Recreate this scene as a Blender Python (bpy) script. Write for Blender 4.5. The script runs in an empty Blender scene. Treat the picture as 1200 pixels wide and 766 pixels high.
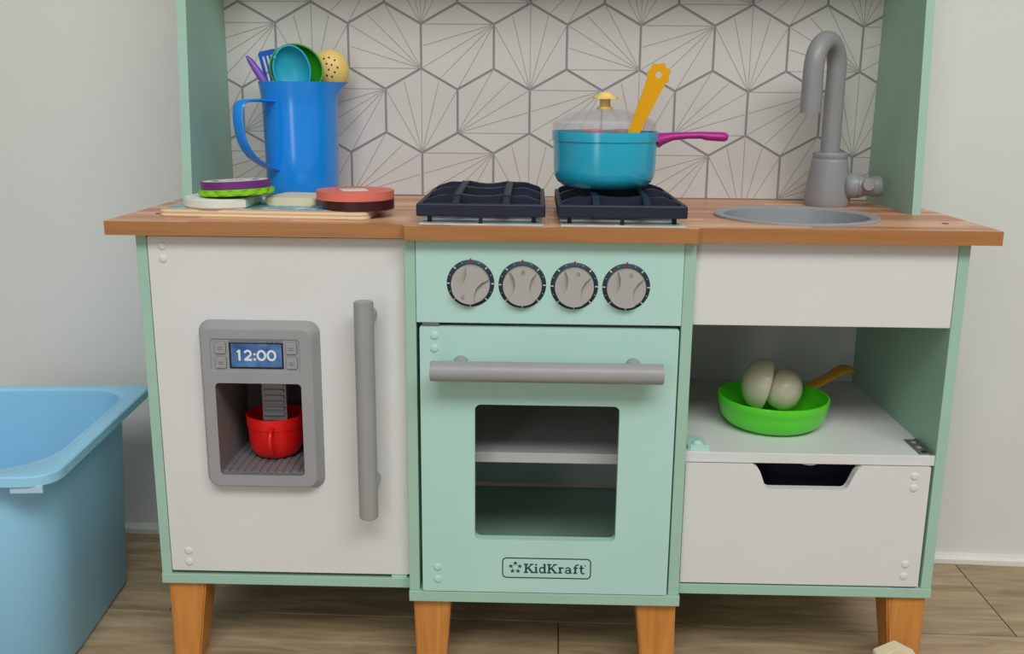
import bpy, bmesh, math, random
from mathutils import Vector, Matrix

random.seed(7)
scene = bpy.context.scene
COL = scene.collection
R = math.radians

# ------------------------------------------------------------------ camera
cam_d = bpy.data.cameras.new('camera')
cam = bpy.data.objects.new('camera', cam_d)
COL.objects.link(cam)
cam_d.sensor_fit = 'HORIZONTAL'
cam_d.sensor_width = 36.0
cam_d.lens = 36.0 * 1139.36 / 1200.0
cam_d.clip_start = 0.02
_r = Vector((0.99965317, 0.0247611, 0.008968))
_u = Vector((-0.01440466, 0.22902848, 0.97331314))
_f = Vector((-0.02204637, 0.97310474, -0.22930572))
cam.matrix_world = Matrix(((_r.x, _u.x, -_f.x, -0.0167), (_r.y, _u.y, -_f.y, -1.1494),
                           (_r.z, _u.z, -_f.z, 0.7363), (0, 0, 0, 1)))
scene.camera = cam

# ------------------------------------------------------------------ world, lights, exposure
world = bpy.data.worlds.new('room_light')
scene.world = world
world.use_nodes = True
bg = world.node_tree.nodes['Background']
bg.inputs['Color'].default_value = (0.975, 0.985, 1.0, 1)
bg.inputs['Strength'].default_value = 0.265


def area_light(name, loc, target, sx, sy, energy, color):
    d = bpy.data.lights.new(name, 'AREA')
    d.shape = 'RECTANGLE'
    d.size, d.size_y, d.energy, d.color = sx, sy, energy, color
    o = bpy.data.objects.new(name, d)
    COL.objects.link(o)
    o.location = loc
    o.rotation_euler = (Vector(target) - Vector(loc)).to_track_quat('-Z', 'Y').to_euler()
    return o


area_light('window_daylight', (0.62, -2.6, 3.2), (0.05, 0.0, 0.45), 3.4, 1.1, 96, (1.0, 0.995, 0.985))
area_light('glazed_door_daylight', (-1.15, -3.0, 1.05), (-0.1, 0.1, 0.6), 0.5, 1.9, 9, (0.97, 0.99, 1.0))

vs = scene.view_settings
vs.view_transform = 'Standard'
vs.look = 'None'
vs.gamma = 1.0
vs.exposure = 0.12
vs.use_curve_mapping = False

# ------------------------------------------------------------------ materials


def lin(c):
    c = c / 255.0
    return c / 12.92 if c <= 0.04045 else ((c + 0.055) / 1.055) ** 2.4


def rgb(r, g, b):
    return (lin(r), lin(g), lin(b), 1.0)


class NT:
    def __init__(self, name):
        self.m = bpy.data.materials.new(name)
        self.m.use_nodes = True
        self.t = self.m.node_tree
        self.p = self.t.nodes['Principled BSDF']

    def n(self, kind, **kw):
        nd = self.t.nodes.new(kind)
        for k, v in kw.items():
            if k in nd.inputs:
                nd.inputs[k].default_value = v
            else:
                setattr(nd, k, v)
        return nd

    def l(self, a, b):
        self.t.links.new(a, b)


def plain(name, col, rough=0.5, var=0.06, scale=18.0, bump=0.0, bscale=200.0, spec=0.4, coat=0.0):
    """Paint, plastic or metal: one colour, faint mottling, optional fine relief."""
    k = NT(name)
    k.p.inputs['Roughness'].default_value = rough
    k.p.inputs['Specular IOR Level'].default_value = spec
    if coat:
        k.p.inputs['Coat Weight'].default_value = coat
        k.p.inputs['Coat Roughness'].default_value = 0.12
    tc = k.n('ShaderNodeTexCoord')
    nz = k.n('ShaderNodeTexNoise', Scale=scale, Detail=4.0)
    k.l(tc.outputs['Object'], nz.inputs['Vector'])
    rp = k.n('ShaderNodeValToRGB')
    c = rgb(*col)
    lo = tuple(x * (1 - var) for x in c[:3]) + (1,)
    hi = tuple(min(1, x * (1 + var)) for x in c[:3]) + (1,)
    rp.color_ramp.elements[0].color, rp.color_ramp.elements[0].position = lo, 0.3
    rp.color_ramp.elements[1].color, rp.color_ramp.elements[1].position = hi, 0.7
    k.l(nz.outputs['Fac'], rp.inputs['Fac'])
    k.l(rp.outputs['Color'], k.p.inputs['Base Color'])
    if bump:
        n2 = k.n('ShaderNodeTexNoise', Scale=bscale, Detail=2.0)
        k.l(tc.outputs['Object'], n2.inputs['Vector'])
        b = k.n('ShaderNodeBump', Strength=bump, Distance=0.001)
        k.l(n2.outputs['Fac'], b.inputs['Height'])
        k.l(b.outputs['Normal'], k.p.inputs['Normal'])
    return k.m


def wood(name, c1, c2, axis='X', scale=9.0, stretch=14.0, rough=0.45, per_object=0.0):
    """Grain streaks running along one axis."""
    k = NT(name)
    k.p.inputs['Roughness'].default_value = rough
    tc = k.n('ShaderNodeTexCoord')
    mp = k.n('ShaderNodeMapping')
    s = {'X': (1, stretch, stretch), 'Y': (stretch, 1, stretch), 'Z': (stretch, stretch, 1)}[axis]
    mp.inputs['Scale'].default_value = s
    k.l(tc.outputs['Object'], mp.inputs['Vector'])
    oi = k.n('ShaderNodeObjectInfo')
    ad = k.n('ShaderNodeVectorMath', operation='ADD')
    sc = k.n('ShaderNodeVectorMath', operation='SCALE')
    sc.inputs[0].default_value = (31.0, 17.0, 23.0)
    k.l(oi.outputs['Random'], sc.inputs['Scale'])
    k.l(mp.outputs['Vector'], ad.inputs[0])
    k.l(sc.outputs['Vector'], ad.inputs[1])
    nz = k.n('ShaderNodeTexNoise', Scale=scale, Detail=6.0, Roughness=0.6, Distortion=0.6)
    k.l(ad.outputs['Vector'], nz.inputs['Vector'])
    rp = k.n('ShaderNodeValToRGB')
    rp.color_ramp.elements[0].color, rp.color_ramp.elements[0].position = rgb(*c1), 0.32
    rp.color_ramp.elements[1].color, rp.color_ramp.elements[1].position = rgb(*c2), 0.68
    k.l(nz.outputs['Fac'], rp.inputs['Fac'])
    out = rp.outputs['Color']
    if per_object:
        hs = k.n('ShaderNodeHueSaturation')
        mr = k.n('ShaderNodeMapRange')
        mr.inputs['To Min'].default_value = 1 - per_object
        mr.inputs['To Max'].default_value = 1 + per_object
        k.l(oi.outputs['Random'], mr.inputs['Value'])
        k.l(mr.outputs['Result'], hs.inputs['Value'])
        k.l(out, hs.inputs['Color'])
        out = hs.outputs['Color']
    k.l(out, k.p.inputs['Base Color'])
    b = k.n('ShaderNodeBump', Strength=0.12, Distance=0.001)
    k.l(nz.outputs['Fac'], b.inputs['Height'])
    k.l(b.outputs['Normal'], k.p.inputs['Normal'])
    return k.m


def butcher(name):
    """Printed butcher-block laminate: long narrow staves of differing tone."""
    k = NT(name)
    k.p.inputs['Roughness'].default_value = 0.38
    tc = k.n('ShaderNodeTexCoord')
    br = k.n('ShaderNodeTexBrick')
    br.offset = 0.37
    br.inputs['Scale'].default_value = 1.0
    br.inputs['Brick Width'].default_value = 0.31
    br.inputs['Row Height'].default_value = 0.021
    br.inputs['Mortar Size'].default_value = 0.0004
    br.inputs['Color1'].default_value = rgb(190, 124, 92)
    br.inputs['Color2'].default_value = rgb(240, 194, 150)
    br.inputs['Mortar'].default_value = rgb(170, 105, 70)
    k.l(tc.outputs['Object'], br.inputs['Vector'])
    mp = k.n('ShaderNodeMapping')
    mp.inputs['Scale'].default_value = (1.2, 26, 26)
    k.l(tc.outputs['Object'], mp.inputs['Vector'])
    nz = k.n('ShaderNodeTexNoise', Scale=7.0, Detail=5.0)
    k.l(mp.outputs['Vector'], nz.inputs['Vector'])
    rp = k.n('ShaderNodeValToRGB')
    rp.color_ramp.elements[0].color, rp.color_ramp.elements[0].position = (0.72, 0.66, 0.62, 1), 0.3
    rp.color_ramp.elements[1].color, rp.color_ramp.elements[1].position = (1.05, 1.03, 1.0, 1), 0.7
    k.l(nz.outputs['Fac'], rp.inputs['Fac'])
    mx = k.n('ShaderNodeMix', data_type='RGBA', blend_type='MULTIPLY')
    mx.inputs['Factor'].default_value = 1.0
    k.l(br.outputs['Color'], mx.inputs['A'])
    k.l(rp.outputs['Color'], mx.inputs['B'])
    k.l(mx.outputs['Result'], k.p.inputs['Base Color'])
    return k.m


def plywood(name):
    k = NT(name)
    k.p.inputs['Roughness'].default_value = 0.6
    tc = k.n('ShaderNodeTexCoord')
    wv = k.n('ShaderNodeTexWave', Scale=68.0, Distortion=0.6)
    wv.bands_direction = 'Z'
    wv.inputs['Detail Scale'].default_value = 2.0
    k.l(tc.outputs['Object'], wv.inputs['Vector'])
    rp = k.n('ShaderNodeValToRGB')
    rp.color_ramp.elements[0].color, rp.color_ramp.elements[0].position = rgb(206, 172, 128), 0.2
    rp.color_ramp.elements[1].color, rp.color_ramp.elements[1].position = rgb(232, 214, 180), 0.6
    k.l(wv.outputs['Fac'], rp.inputs['Fac'])
    k.l(rp.outputs['Color'], k.p.inputs['Base Color'])
    return k.m


def board_print(name):
    k = NT(name)
    k.p.inputs['Roughness'].default_value = 0.4
    tc = k.n('ShaderNodeTexCoord')
    ck = k.n('ShaderNodeTexVoronoi', Scale=55.0)
    k.l(tc.outputs['Object'], ck.inputs['Vector'])
    rp = k.n('ShaderNodeValToRGB')
    e = rp.color_ramp.elements
    e[0].color, e[0].position = rgb(90, 160, 205), 0.2
    e[1].color, e[1].position = rgb(205, 222, 220), 0.75
    m = e.new(0.45)
    m.color = rgb(105, 165, 180)
    k.l(ck.outputs['Distance'], rp.inputs['Fac'])
    k.l(rp.outputs['Color'], k.p.inputs['Base Color'])
    return k.m


def clear_plastic(name, tint, fac, rough=0.12):
    k = NT(name)
    k.p.inputs['Base Color'].default_value = tint
    k.p.inputs['Roughness'].default_value = rough
    tr = k.n('ShaderNodeBsdfTransparent')
    nz = k.n('ShaderNodeTexNoise', Scale=30.0)
    tc = k.n('ShaderNodeTexCoord')
    k.l(tc.outputs['Object'], nz.inputs['Vector'])
    mr = k.n('ShaderNodeMapRange')
    mr.inputs['To Min'].default_value = fac * 0.8
    mr.inputs['To Max'].default_value = fac * 1.2
    k.l(nz.outputs['Fac'], mr.inputs['Value'])
    mx = k.n('ShaderNodeMixShader')
    k.l(mr.outputs['Result'], mx.inputs['Fac'])
    k.l(tr.outputs['BSDF'], mx.inputs[1])
    k.l(k.p.outputs['BSDF'], mx.inputs[2])
    k.l(mx.outputs['Shader'], k.t.nodes['Material Output'].inputs['Surface'])
    return k.m


def screen_mat(name):
    k = NT(name)
    tc = k.n('ShaderNodeTexCoord')
    nz = k.n('ShaderNodeTexNoise', Scale=45.0, Detail=2.0)
    k.l(tc.outputs['Object'], nz.inputs['Vector'])
    rp = k.n('ShaderNodeValToRGB')
    rp.color_ramp.elements[0].color, rp.color_ramp.elements[0].position = rgb(38, 78, 140), 0.35
    rp.color_ramp.elements[1].color, rp.color_ramp.elements[1].position = rgb(92, 140, 190), 0.72
    k.l(nz.outputs['Fac'], rp.inputs['Fac'])
    k.l(rp.outputs['Color'], k.p.inputs['Base Color'])
    k.p.inputs['Roughness'].default_value = 0.3
    return k.m


M = dict(
    wall=plain('wall_paint', (216, 217, 212), 0.85, 0.02, 3.0, 0.25, 60.0, 0.2),
    skirting=plain('skirting_paint', (222, 220, 212), 0.5, 0.05, 12.0),
    floor_gap=plain('floor_joint', (58, 48, 38), 0.8, 0.1),
    plank=wood('floor_wood', (142, 118, 90), (190, 166, 132), 'X', 6.5, 8.0, 0.5, 0.05),
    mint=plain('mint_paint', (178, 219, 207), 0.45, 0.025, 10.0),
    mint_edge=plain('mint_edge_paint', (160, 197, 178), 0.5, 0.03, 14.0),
    white=plain('white_paint', (218, 219, 217), 0.5, 0.02, 9.0),
    butcher=butcher('butcher_laminate'),
    edge=wood('counter_edge_band', (158, 106, 58), (176, 122, 70), 'X', 5.0, 20.0, 0.4),
    leg=wood('leg_wood', (188, 120, 52), (214, 146, 72), 'Z', 7.0, 12.0, 0.4),
    grey=plain('grey_plastic', (154, 155, 154), 0.42, 0.03, 20.0),
    grey_cool=plain('silver_plastic', (152, 153, 154), 0.4, 0.03, 20.0),
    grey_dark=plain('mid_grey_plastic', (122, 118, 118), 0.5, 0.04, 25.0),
    faucet=plain('faucet_plastic', (142, 143, 144), 0.38, 0.03, 20.0),
    sink=plain('sink_plastic', (150, 153, 155), 0.4, 0.03, 15.0),
    tile=plain('tile_print_white', (203, 201, 195), 0.5, 0.04, 9.0),
    grout=plain('tile_grout_grey', (140, 138, 139), 0.6, 0.04),
    fanline=plain('tile_line_grey', (156, 151, 146), 0.6, 0.04),
    navy=plain('grate_navy_plastic', (24, 32, 52), 0.5, 0.1, 30.0),
    steel=plain('stove_plate_foil', (196, 204, 200), 0.25, 0.25, 30.0),
    bezel=plain('knob_bezel_navy', (34, 50, 64), 0.45, 0.06),
    tick=plain('tick_white', (205, 210, 208), 0.5, 0.02),
    red_mark=plain('pointer_red', (150, 30, 40), 0.5, 0.05),
    dial=plain('knob_dial_grey', (172, 170, 164), 0.4, 0.03, 25.0),
    ink=plain('logo_ink', (36, 62, 62), 0.6, 0.05),
    outline=plain('button_outline', (78, 78, 80), 0.6, 0.05),
    backing=plain('navy_darkening', (14, 20, 36), 0.7, 0.08),  # near-black navy that stands in for shade inside the cupboard
    black=plain('black_plastic', (22, 23, 26), 0.5, 0.08),
    screen=screen_mat('display_blue'),
    digit=plain('display_digit_white', (222, 230, 236), 0.5, 0.02),
    blue=plain('jug_blue_plastic', (18, 140, 236), 0.22, 0.04, 8.0, spec=0.6, coat=0.4),
    blue2=plain('spatula_blue_plastic', (0, 84, 186), 0.35, 0.05),
    teal=plain('pot_teal_plastic', (34, 170, 200), 0.22, 0.05, 10.0, spec=0.6, coat=0.4),
    teal2=plain('ladle_teal_plastic', (44, 172, 196), 0.3, 0.04),
    green2=plain('ladle_green_plastic', (44, 152, 30), 0.3, 0.05),
    lime=plain('pan_green_plastic', (84, 212, 36), 0.3, 0.05, spec=0.5, coat=0.2),
    leaf=plain('lettuce_green_paint', (138, 206, 30), 0.5, 0.06, 30.0),
    yellow=plain('skimmer_yellow_plastic', (232, 200, 118), 0.4, 0.05),
    amber=plain('spatula_yellow_plastic', (226, 166, 8), 0.35, 0.05),
    knob_yellow=plain('lid_knob_yellow_plastic', (240, 208, 124), 0.35, 0.05),
    orange=plain('pan_handle_yellow_plastic', (214, 158, 40), 0.4, 0.05),
    magenta=plain('pot_handle_magenta_plastic', (176, 42, 140), 0.35, 0.05),
    purple=plain('spoon_purple_plastic', (120, 84, 178), 0.4, 0.05),
    plum=plain('onion_purple_paint', (110, 46, 124), 0.5, 0.06),
    coral=plain('coral_paint', (226, 118, 102), 0.5, 0.05),
    maroon=plain('maroon_paint', (62, 22, 28), 0.45, 0.08),
    cream=plain('cream_wood_paint', (226, 214, 178), 0.5, 0.05, 25.0),
    offwhite=plain('white_wood_paint', (224, 226, 216), 0.5, 0.03, 25.0),
    mushroom=plain('mushroom_paint', (222, 212, 186), 0.25, 0.05, 20.0),
    red=plain('cup_red_plastic', (222, 26, 22), 0.3, 0.05),
    tub=plain('tub_blue_plastic', (160, 220, 250), 0.42, 0.03, 6.0),
    tubtab=plain('tub_label_plastic', (176, 208, 226), 0.35, 0.03),
    ply=plywood('birch_plywood'),
    print=board_print('board_print_blue'),
    lid=clear_plastic('clear_lid_plastic', (0.66, 0.62, 0.63, 1), 0.20),
    pane=clear_plastic('clear_pane_plastic', (0.02, 0.03, 0.03, 1), 0.07, 0.08),
    metal=plain('hinge_metal', (98, 104, 100), 0.35, 0.08),
    hole=plain('dark_hole', (30, 24, 20), 0.8, 0.05),
    fooddark=plain('toy_food_crimson', (196, 26, 44), 0.4, 0.08),
)

# thin polypropylene of the tub lets a little light through
_t = M['tub'].node_tree
_tr = _t.nodes.new('ShaderNodeBsdfTranslucent')
_tr.inputs['Color'].default_value = rgb(150, 214, 244)
_mx = _t.nodes.new('ShaderNodeMixShader')
_mx.inputs['Fac'].default_value = 0.12
_t.links.new(_t.nodes['Principled BSDF'].outputs['BSDF'], _mx.inputs[1])
_t.links.new(_tr.outputs['BSDF'], _mx.inputs[2])
_t.links.new(_mx.outputs['Shader'], _t.nodes['Material Output'].inputs['Surface'])

# ------------------------------------------------------------------ mesh helpers (world coordinates)
ORG = {}


def link(o, parent, org):
    COL.objects.link(o)
    org = Vector(org)
    ORG[o.name] = org
    if parent is not None:
        o.parent = parent
        o.location = org - ORG[parent.name]
    else:
        o.location = org
    return o


def empty(name, loc, parent=None, label=None, cat=None, group=None):
    o = bpy.data.objects.new(name, None)
    o.empty_display_size = 0.03
    link(o, parent, loc)
    tag(o, label, cat, group)
    return o


def tag(o, label=None, cat=None, group=None, kind=None):
    if label:
        o['label'] = label
    if cat:
        o['category'] = cat
    if group:
        o['group'] = group
    if kind:
        o['kind'] = kind
    return o


def obj(name, bm, mats, parent=None, org=None, smooth=None, label=None):
    """Link a bmesh built in world coordinates as one object with its origin inside it."""
    bmesh.ops.remove_doubles(bm, verts=bm.verts, dist=1e-6)
    bmesh.ops.recalc_face_normals(bm, faces=bm.faces)
    if org is None:
        lo = Vector([min(v.co[i] for v in bm.verts) for i in range(3)])
        hi = Vector([max(v.co[i] for v in bm.verts) for i in range(3)])
        org = (lo + hi) / 2
    org = Vector(org)
    bmesh.ops.translate(bm, vec=-org, verts=bm.verts)
    me = bpy.data.meshes.new(name)
    bm.to_mesh(me)
    bm.free()
    for m in (mats if isinstance(mats, (list, tuple)) else [mats]):
        me.materials.append(m)
    if smooth is not None:
        me.polygons.foreach_set('use_smooth', [True] * len(me.polygons))
        try:
            me.set_sharp_from_angle(angle=R(smooth))
        except Exception:
            pass
    o = bpy.data.objects.new(name, me)
    link(o, parent, org)
    if label:
        o['label'] = label
    return o


def box(bm, x0, x1, y0, y1, z0, z1, bev=0.0, mi=0, mat=None):
    t = bmesh.new()
    bmesh.ops.create_cube(t, size=1.0)
    for v in t.verts:
        v.co = Vector(((x0 + x1) / 2 + v.co.x * (x1 - x0), (y0 + y1) / 2 + v.co.y * (y1 - y0), (z0 + z1) / 2 + v.co.z * (z1 - z0)))
    if bev:
        bmesh.ops.bevel(t, geom=t.edges[:], offset=bev, segments=2, affect='EDGES', profile=0.5)
    merge(bm, t, mat, mi)


def merge(bm, t, mat=None, mi=0):
    if mat is not None:
        bmesh.ops.transform(t, matrix=mat, verts=t.verts)
    mp = {}
    for v in t.verts:
        mp[v] = bm.verts.new(v.co)
    for f in t.faces:
        try:
            nf = bm.faces.new([mp[v] for v in f.verts])
            nf.material_index = mi if mi else f.material_index
        except ValueError:
            pass
    t.free()


def boxo(name, x0, x1, y0, y1, z0, z1, m, parent, bev=0.0008, label=None):
    b = bmesh.new()
    box(b, x0, x1, y0, y1, z0, z1, bev)
    return obj(name, b, m, parent, label=label)


def plate(outer, holes, a0, a1, axis='Y', bev=0.0, side_mi=0):
    """Slab with an outline (u,v) and holes, extruded along an axis from a0 to a1 (a0 = front cap).
    axis Y: (u,v)->(x,z); axis Z: (u,v)->(x,y)."""
    def P(u, v, a):
        return (u, a, v) if axis == 'Y' else (u, v, a)
    bm = bmesh.new()
    loops0, loops1 = [], []
    for lp in [outer] + list(holes):
        loops0.append([bm.verts.new(P(u, v, a0)) for u, v in lp])
        loops1.append([bm.verts.new(P(u, v, a1)) for u, v in lp])
    for l0, l1 in zip(loops0, loops1):
        n = len(l0)
        for i in range(n):
            f = bm.faces.new((l0[i], l0[(i + 1) % n], l1[(i + 1) % n], l1[i]))
            f.material_index = side_mi
    for ls in (loops0, loops1):
        if not holes:
            bm.faces.new(ls[0])
        else:
            es = []
            for l in ls:
                n = len(l)
                for i in range(n):
                    es.append(bm.edges.get((l[i], l[(i + 1) % n])))
            bmesh.ops.triangle_fill(bm, use_beauty=True, use_dissolve=False, edges=es)
    return bm


def rrect(x0, x1, y0, y1, r, n=6):
    pts = []
    for cx, cy, a0 in ((x1 - r, y1 - r, 0), (x0 + r, y1 - r, 90), (x0 + r, y0 + r, 180), (x1 - r, y0 + r, 270)):
        for i in range(n + 1):
            a = R(a0 + 90 * i / n)
            pts.append((cx + r * math.cos(a), cy + r * math.sin(a)))
    return pts


def circle(cx, cy, r, n=48):
    return [(cx + r * math.cos(2 * math.pi * i / n), cy + r * math.sin(2 * math.pi * i / n)) for i in range(n)]


def lathe(prof, c, n=48, axis='Z', close=True, mat=None):
    """Revolve (radius, height) pairs about an axis through c."""
    bm = bmesh.new()
    rings = []
    for r, h in prof:
        if r < 1e-6:
            rings.append([bm.verts.new((0, 0, h))])
        else:
            rings.append([bm.verts.new((r * math.cos(2 * math.pi * i / n), r * math.sin(2 * math.pi * i / n), h)) for i in range(n)])
    for a, b in zip(rings, rings[1:]):
        for i in range(n):
            j = (i + 1) % n
            if len(a) == 1 and len(b) == 1:
                continue
            if len(a) == 1:
                bm.faces.new((a[0], b[i], b[j]))
            elif len(b) == 1:
                bm.faces.new((a[i], a[j], b[0]))
            else:
                bm.faces.new((a[i], a[j], b[j], b[i]))
    if axis == 'Y':      # height runs towards -Y (out of a front face)
        bmesh.ops.transform(bm, matrix=Matrix.Rotation(R(90), 4, 'X'), verts=bm.verts)
    elif axis == 'X':
        bmesh.ops.transform(bm, matrix=Matrix.Rotation(R(90), 4, 'Y'), verts=bm.verts)
    if mat is not None:
        bmesh.ops.transform(bm, matrix=mat, verts=bm.verts)
    bmesh.ops.translate(bm, vec=Vector(c), verts=bm.verts)
    return bm


def tube(path, rad, n=20, caps=True, flat=None):
    """Sweep a circle (or ellipse, flat=(a,b,up)) along points; rad is a number or list."""
    bm = bmesh.new()
    pts = [Vector(p) for p in path]
    rs = rad if isinstance(rad, (list, tuple)) else [rad] * len(pts)
    up = Vector((0, 0, 1))
    prev = None
    rings = []
    for i, p in enumerate(pts):
        d = (pts[min(i + 1, len(pts) - 1)] - pts[max(i - 1, 0)]).normalized()
        if prev is None:
            ref = Vector(flat[2]) if flat else (up if abs(d.z) < 0.9 else Vector((1, 0, 0)))
            a = d.cross(ref).normalized()
        else:
            a = (prev - d * prev.dot(d)).normalized()
        prev = a
        b = d.cross(a).normalized()
        ka, kb = (flat[0], flat[1]) if flat else (1, 1)
        rings.append([bm.verts.new(p + (a * math.cos(t) * ka + b * math.sin(t) * kb) * rs[i]) for t in [2 * math.pi * k / n for k in range(n)]])
    for r0, r1 in zip(rings, rings[1:]):
        for k in range(n):
            bm.faces.new((r0[k], r0[(k + 1) % n], r1[(k + 1) % n], r1[k]))
    if caps:
        bm.faces.new(rings[0])
        bm.faces.new(rings[-1])
    return bm


_lay = [0]


def ribbon(bm, pts, w, y, t=0.0003, mi=0, closed=False, cap=0.0):
    """Flat printed stroke in the XZ plane, raised t towards the viewer from depth y."""
    _lay[0] = (_lay[0] + 1) % 12
    t = t + _lay[0] * 0.000012
    if not closed and len(pts) > 3 and math.hypot(pts[0][0] - pts[-1][0], pts[0][1] - pts[-1][1]) < 1e-7:
        pts, closed = pts[:-1], True
    n = len(pts)
    if n == 2 and cap:
        (ax, az), (bx, bz) = pts
        L = math.hypot(bx - ax, bz - az)
        pts = [(ax - (bx - ax) / L * cap, az - (bz - az) / L * cap), (bx + (bx - ax) / L * cap, bz + (bz - az) / L * cap)]
    le, ri = [], []
    for i in range(n):
        p0 = pts[i - 1] if (i or closed) else None
        p1 = pts[(i + 1) % n] if (i < n - 1 or closed) else None
        ds = []
        for q0, q1 in ((p0, pts[i]), (pts[i], p1)):
            if q0 is None or q1 is None:
                continue
            L = math.hypot(q1[0] - q0[0], q1[1] - q0[1])
            if L > 1e-9:
                ds.append(((q1[0] - q0[0]) / L, (q1[1] - q0[1]) / L))
        mx, mz = sum(d_[0] for d_ in ds), sum(d_[1] for d_ in ds)
        L = math.hypot(mx, mz) or 1.0
        mx, mz = mx / L, mz / L
        k = 1.0 / max(0.5, mx * ds[0][0] + mz * ds[0][1])
        le.append((pts[i][0] - mz * w / 2 * k, pts[i][1] + mx * w / 2 * k))
        ri.append((pts[i][0] + mz * w / 2 * k, pts[i][1] - mx * w / 2 * k))
    V = [[bm.verts.new((x, yy, z)) for x, z in lst] for yy in (y - t, y) for lst in (le, ri)]
    fl, fr, bl, br = V
    for i in range(n if closed else n - 1):
        j = (i + 1) % n
        for q in ((fl[i], fl[j], fr[j], fr[i]), (fl[i], bl[i], bl[j], fl[j]), (fr[i], fr[j], br[j], br[i])):
            bm.faces.new(q).material_index = mi
    if not closed:
        for i in (0, n - 1):
            bm.faces.new((fl[i], fr[i], br[i], bl[i])).material_index = mi


def arc(cx, cz, rx, rz, a0, a1, n=12):
    return [(cx + rx * math.cos(R(a0 + (a1 - a0) * i / n)), cz + rz * math.sin(R(a0 + (a1 - a0) * i / n))) for i in range(n + 1)]


def clip_poly(poly, x0, x1, z0, z1):
    def cut(ps, inside, inter):
        out = []
        for i in range(len(ps)):
            a, b = ps[i], ps[(i + 1) % len(ps)]
            if inside(a):
                out.append(a)
                if not inside(b):
                    out.append(inter(a, b))
            elif inside(b):
                out.append(inter(a, b))
        return out

    def ix(v):
        return lambda a, b: (v, a[1] + (b[1] - a[1]) * (v - a[0]) / (b[0] - a[0]))

    def iz(v):
        return lambda a, b: (a[0] + (b[0] - a[0]) * (v - a[1]) / (b[1] - a[1]), v)
    for ins, it in ((lambda p: p[0] >= x0, ix(x0)), (lambda p: p[0] <= x1, ix(x1)), (lambda p: p[1] >= z0, iz(z0)), (lambda p: p[1] <= z1, iz(z1))):
        if not poly:
            return []
        poly = cut(poly, ins, it)
    return poly


# ------------------------------------------------------------------ the room
T = 0.591                      # counter top height
YAW = R(-2.3)                  # back wall turned against the kitchen
WM = Matrix.Translation((0.53, 0.347, 0)) @ Matrix.Rotation(YAW, 4, 'Z')

b = bmesh.new()
box(b, -3.2, 2.6, 0.0, 0.12, 0.0, 2.6)
bmesh.ops.transform(b, matrix=WM, verts=b.verts)
tag(obj('wall_back', b, M['wall']), 'plain off-white painted wall behind the play kitchen', kind='structure')

b = plate([(0.0, 0.0), (-0.012, 0.0), (-0.012, 0.008), (-0.008, 0.013), (0.0, 0.015)], [], -3.2, 2.6, 'Y')
# plate built in (x,z) along y: turn it so that it runs along the wall
bmesh.ops.transform(b, matrix=Matrix(((0, 1, 0, 0), (1, 0, 0, 0), (0, 0, 1, 0), (0, 0, 0, 1))), verts=b.verts)
bmesh.ops.transform(b, matrix=WM, verts=b.verts)
tag(obj('baseboard_back', b, M['skirting']), 'thin white skirting bead along the wall', kind='structure')

b = bmesh.new()
box(b, -4.6, 4.0, -4.2, 0.62, -0.05, -0.0025)
floor = tag(obj('floor', b, M['floor_gap'], org=(0, 0, 0)), 'grey-brown wood plank floor under the play kitchen', kind='structure')
FM = Matrix.Translation((0.1, 0.1205, 0)) @ Matrix.Rotation(R(-1.1), 4, 'Z')
PW, PL = 0.22, 1.22
joints = {0: 0.575, -1: -0.075}
plank_mesh = None
for row in range(-12, 1):
    off = joints.get(row, random.uniform(0, PL))
    x = off - 4 * PL
    while x < 2.6:
        if plank_mesh is None:
            b = bmesh.new()
            box(b, -PL / 2 + 0.0008, PL / 2 - 0.0008, -PW / 2 + 0.0012, PW / 2 - 0.0012, -0.006, 0.0, 0.0006)
            pk = obj('plank', b, M['plank'], floor, org=(0, 0, 0))
            plank_mesh = pk.data
        else:
            pk = bpy.data.objects.new('plank', plank_mesh)
            link(pk, floor, (0, 0, 0))
        pk.location = FM @ Vector((x + PL / 2, (row + 0.5) * PW, 0))
        pk.rotation_euler = (0, 0, R(-1.1))
        x += PL
# strip of planks cut off at the wall
b = bmesh.new()
box(b, -3.4, 2.6, PW + 0.0006, 0.34, -0.006, 0.0, 0.0006)
bmesh.ops.transform(b, matrix=FM, verts=b.verts)
obj('plank', b, M['plank'], floor)

# ------------------------------------------------------------------ play kitchen
K = empty('play_kitchen', (0, 0.15, 0), None,
          'mint and white wooden toy kitchen with tiled backsplash and orange legs', 'play kitchen')
TH = 0.0166
CB = T - TH                    # underside of the counter
ZB = T - 0.462                 # top of the side bottom boards
ZB2 = T - 0.4754
ZC, ZC2 = T - 0.4704, T - 0.4844
BACK = 0.334
XL0, XL1 = -0.4961, -0.4829
XC0, XC1, XC2, XC3 = -0.1706, -0.1575, 0.1596, 0.1732
XR1, XR0 = 0.4844, 0.4977
YC = -0.0155

# counter with a round cut-out for the sink
SX, SY, SR = 0.3185, 0.109, 0.0925
out = [(-0.525, -0.018), (-0.1706, -0.018)] + [(-0.1706, -0.0285), (-0.1676, -0.0315)] + \
      [(0.1712, -0.0315), (0.1742, -0.0285)] + [(0.1742, -0.018), (0.525, -0.018), (0.525, BACK), (-0.525, BACK)]
b = plate(out, [circle(SX, SY, SR + 0.004)], CB, T, 'Z', side_mi=1)
obj('countertop', b, [M['butcher'], M['edge']], K, org=(0, 0.1, T), label='butcher block laminate countertop with stepped front edge')
for x, y in ((0.4861, 0.052), (-0.4893, 0.0605)):
    obj('screw_hole', plate(circle(x, y, 0.0042, 16), [], T - 0.002, T + 0.0003, 'Z'), M['hole'], K)

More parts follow.
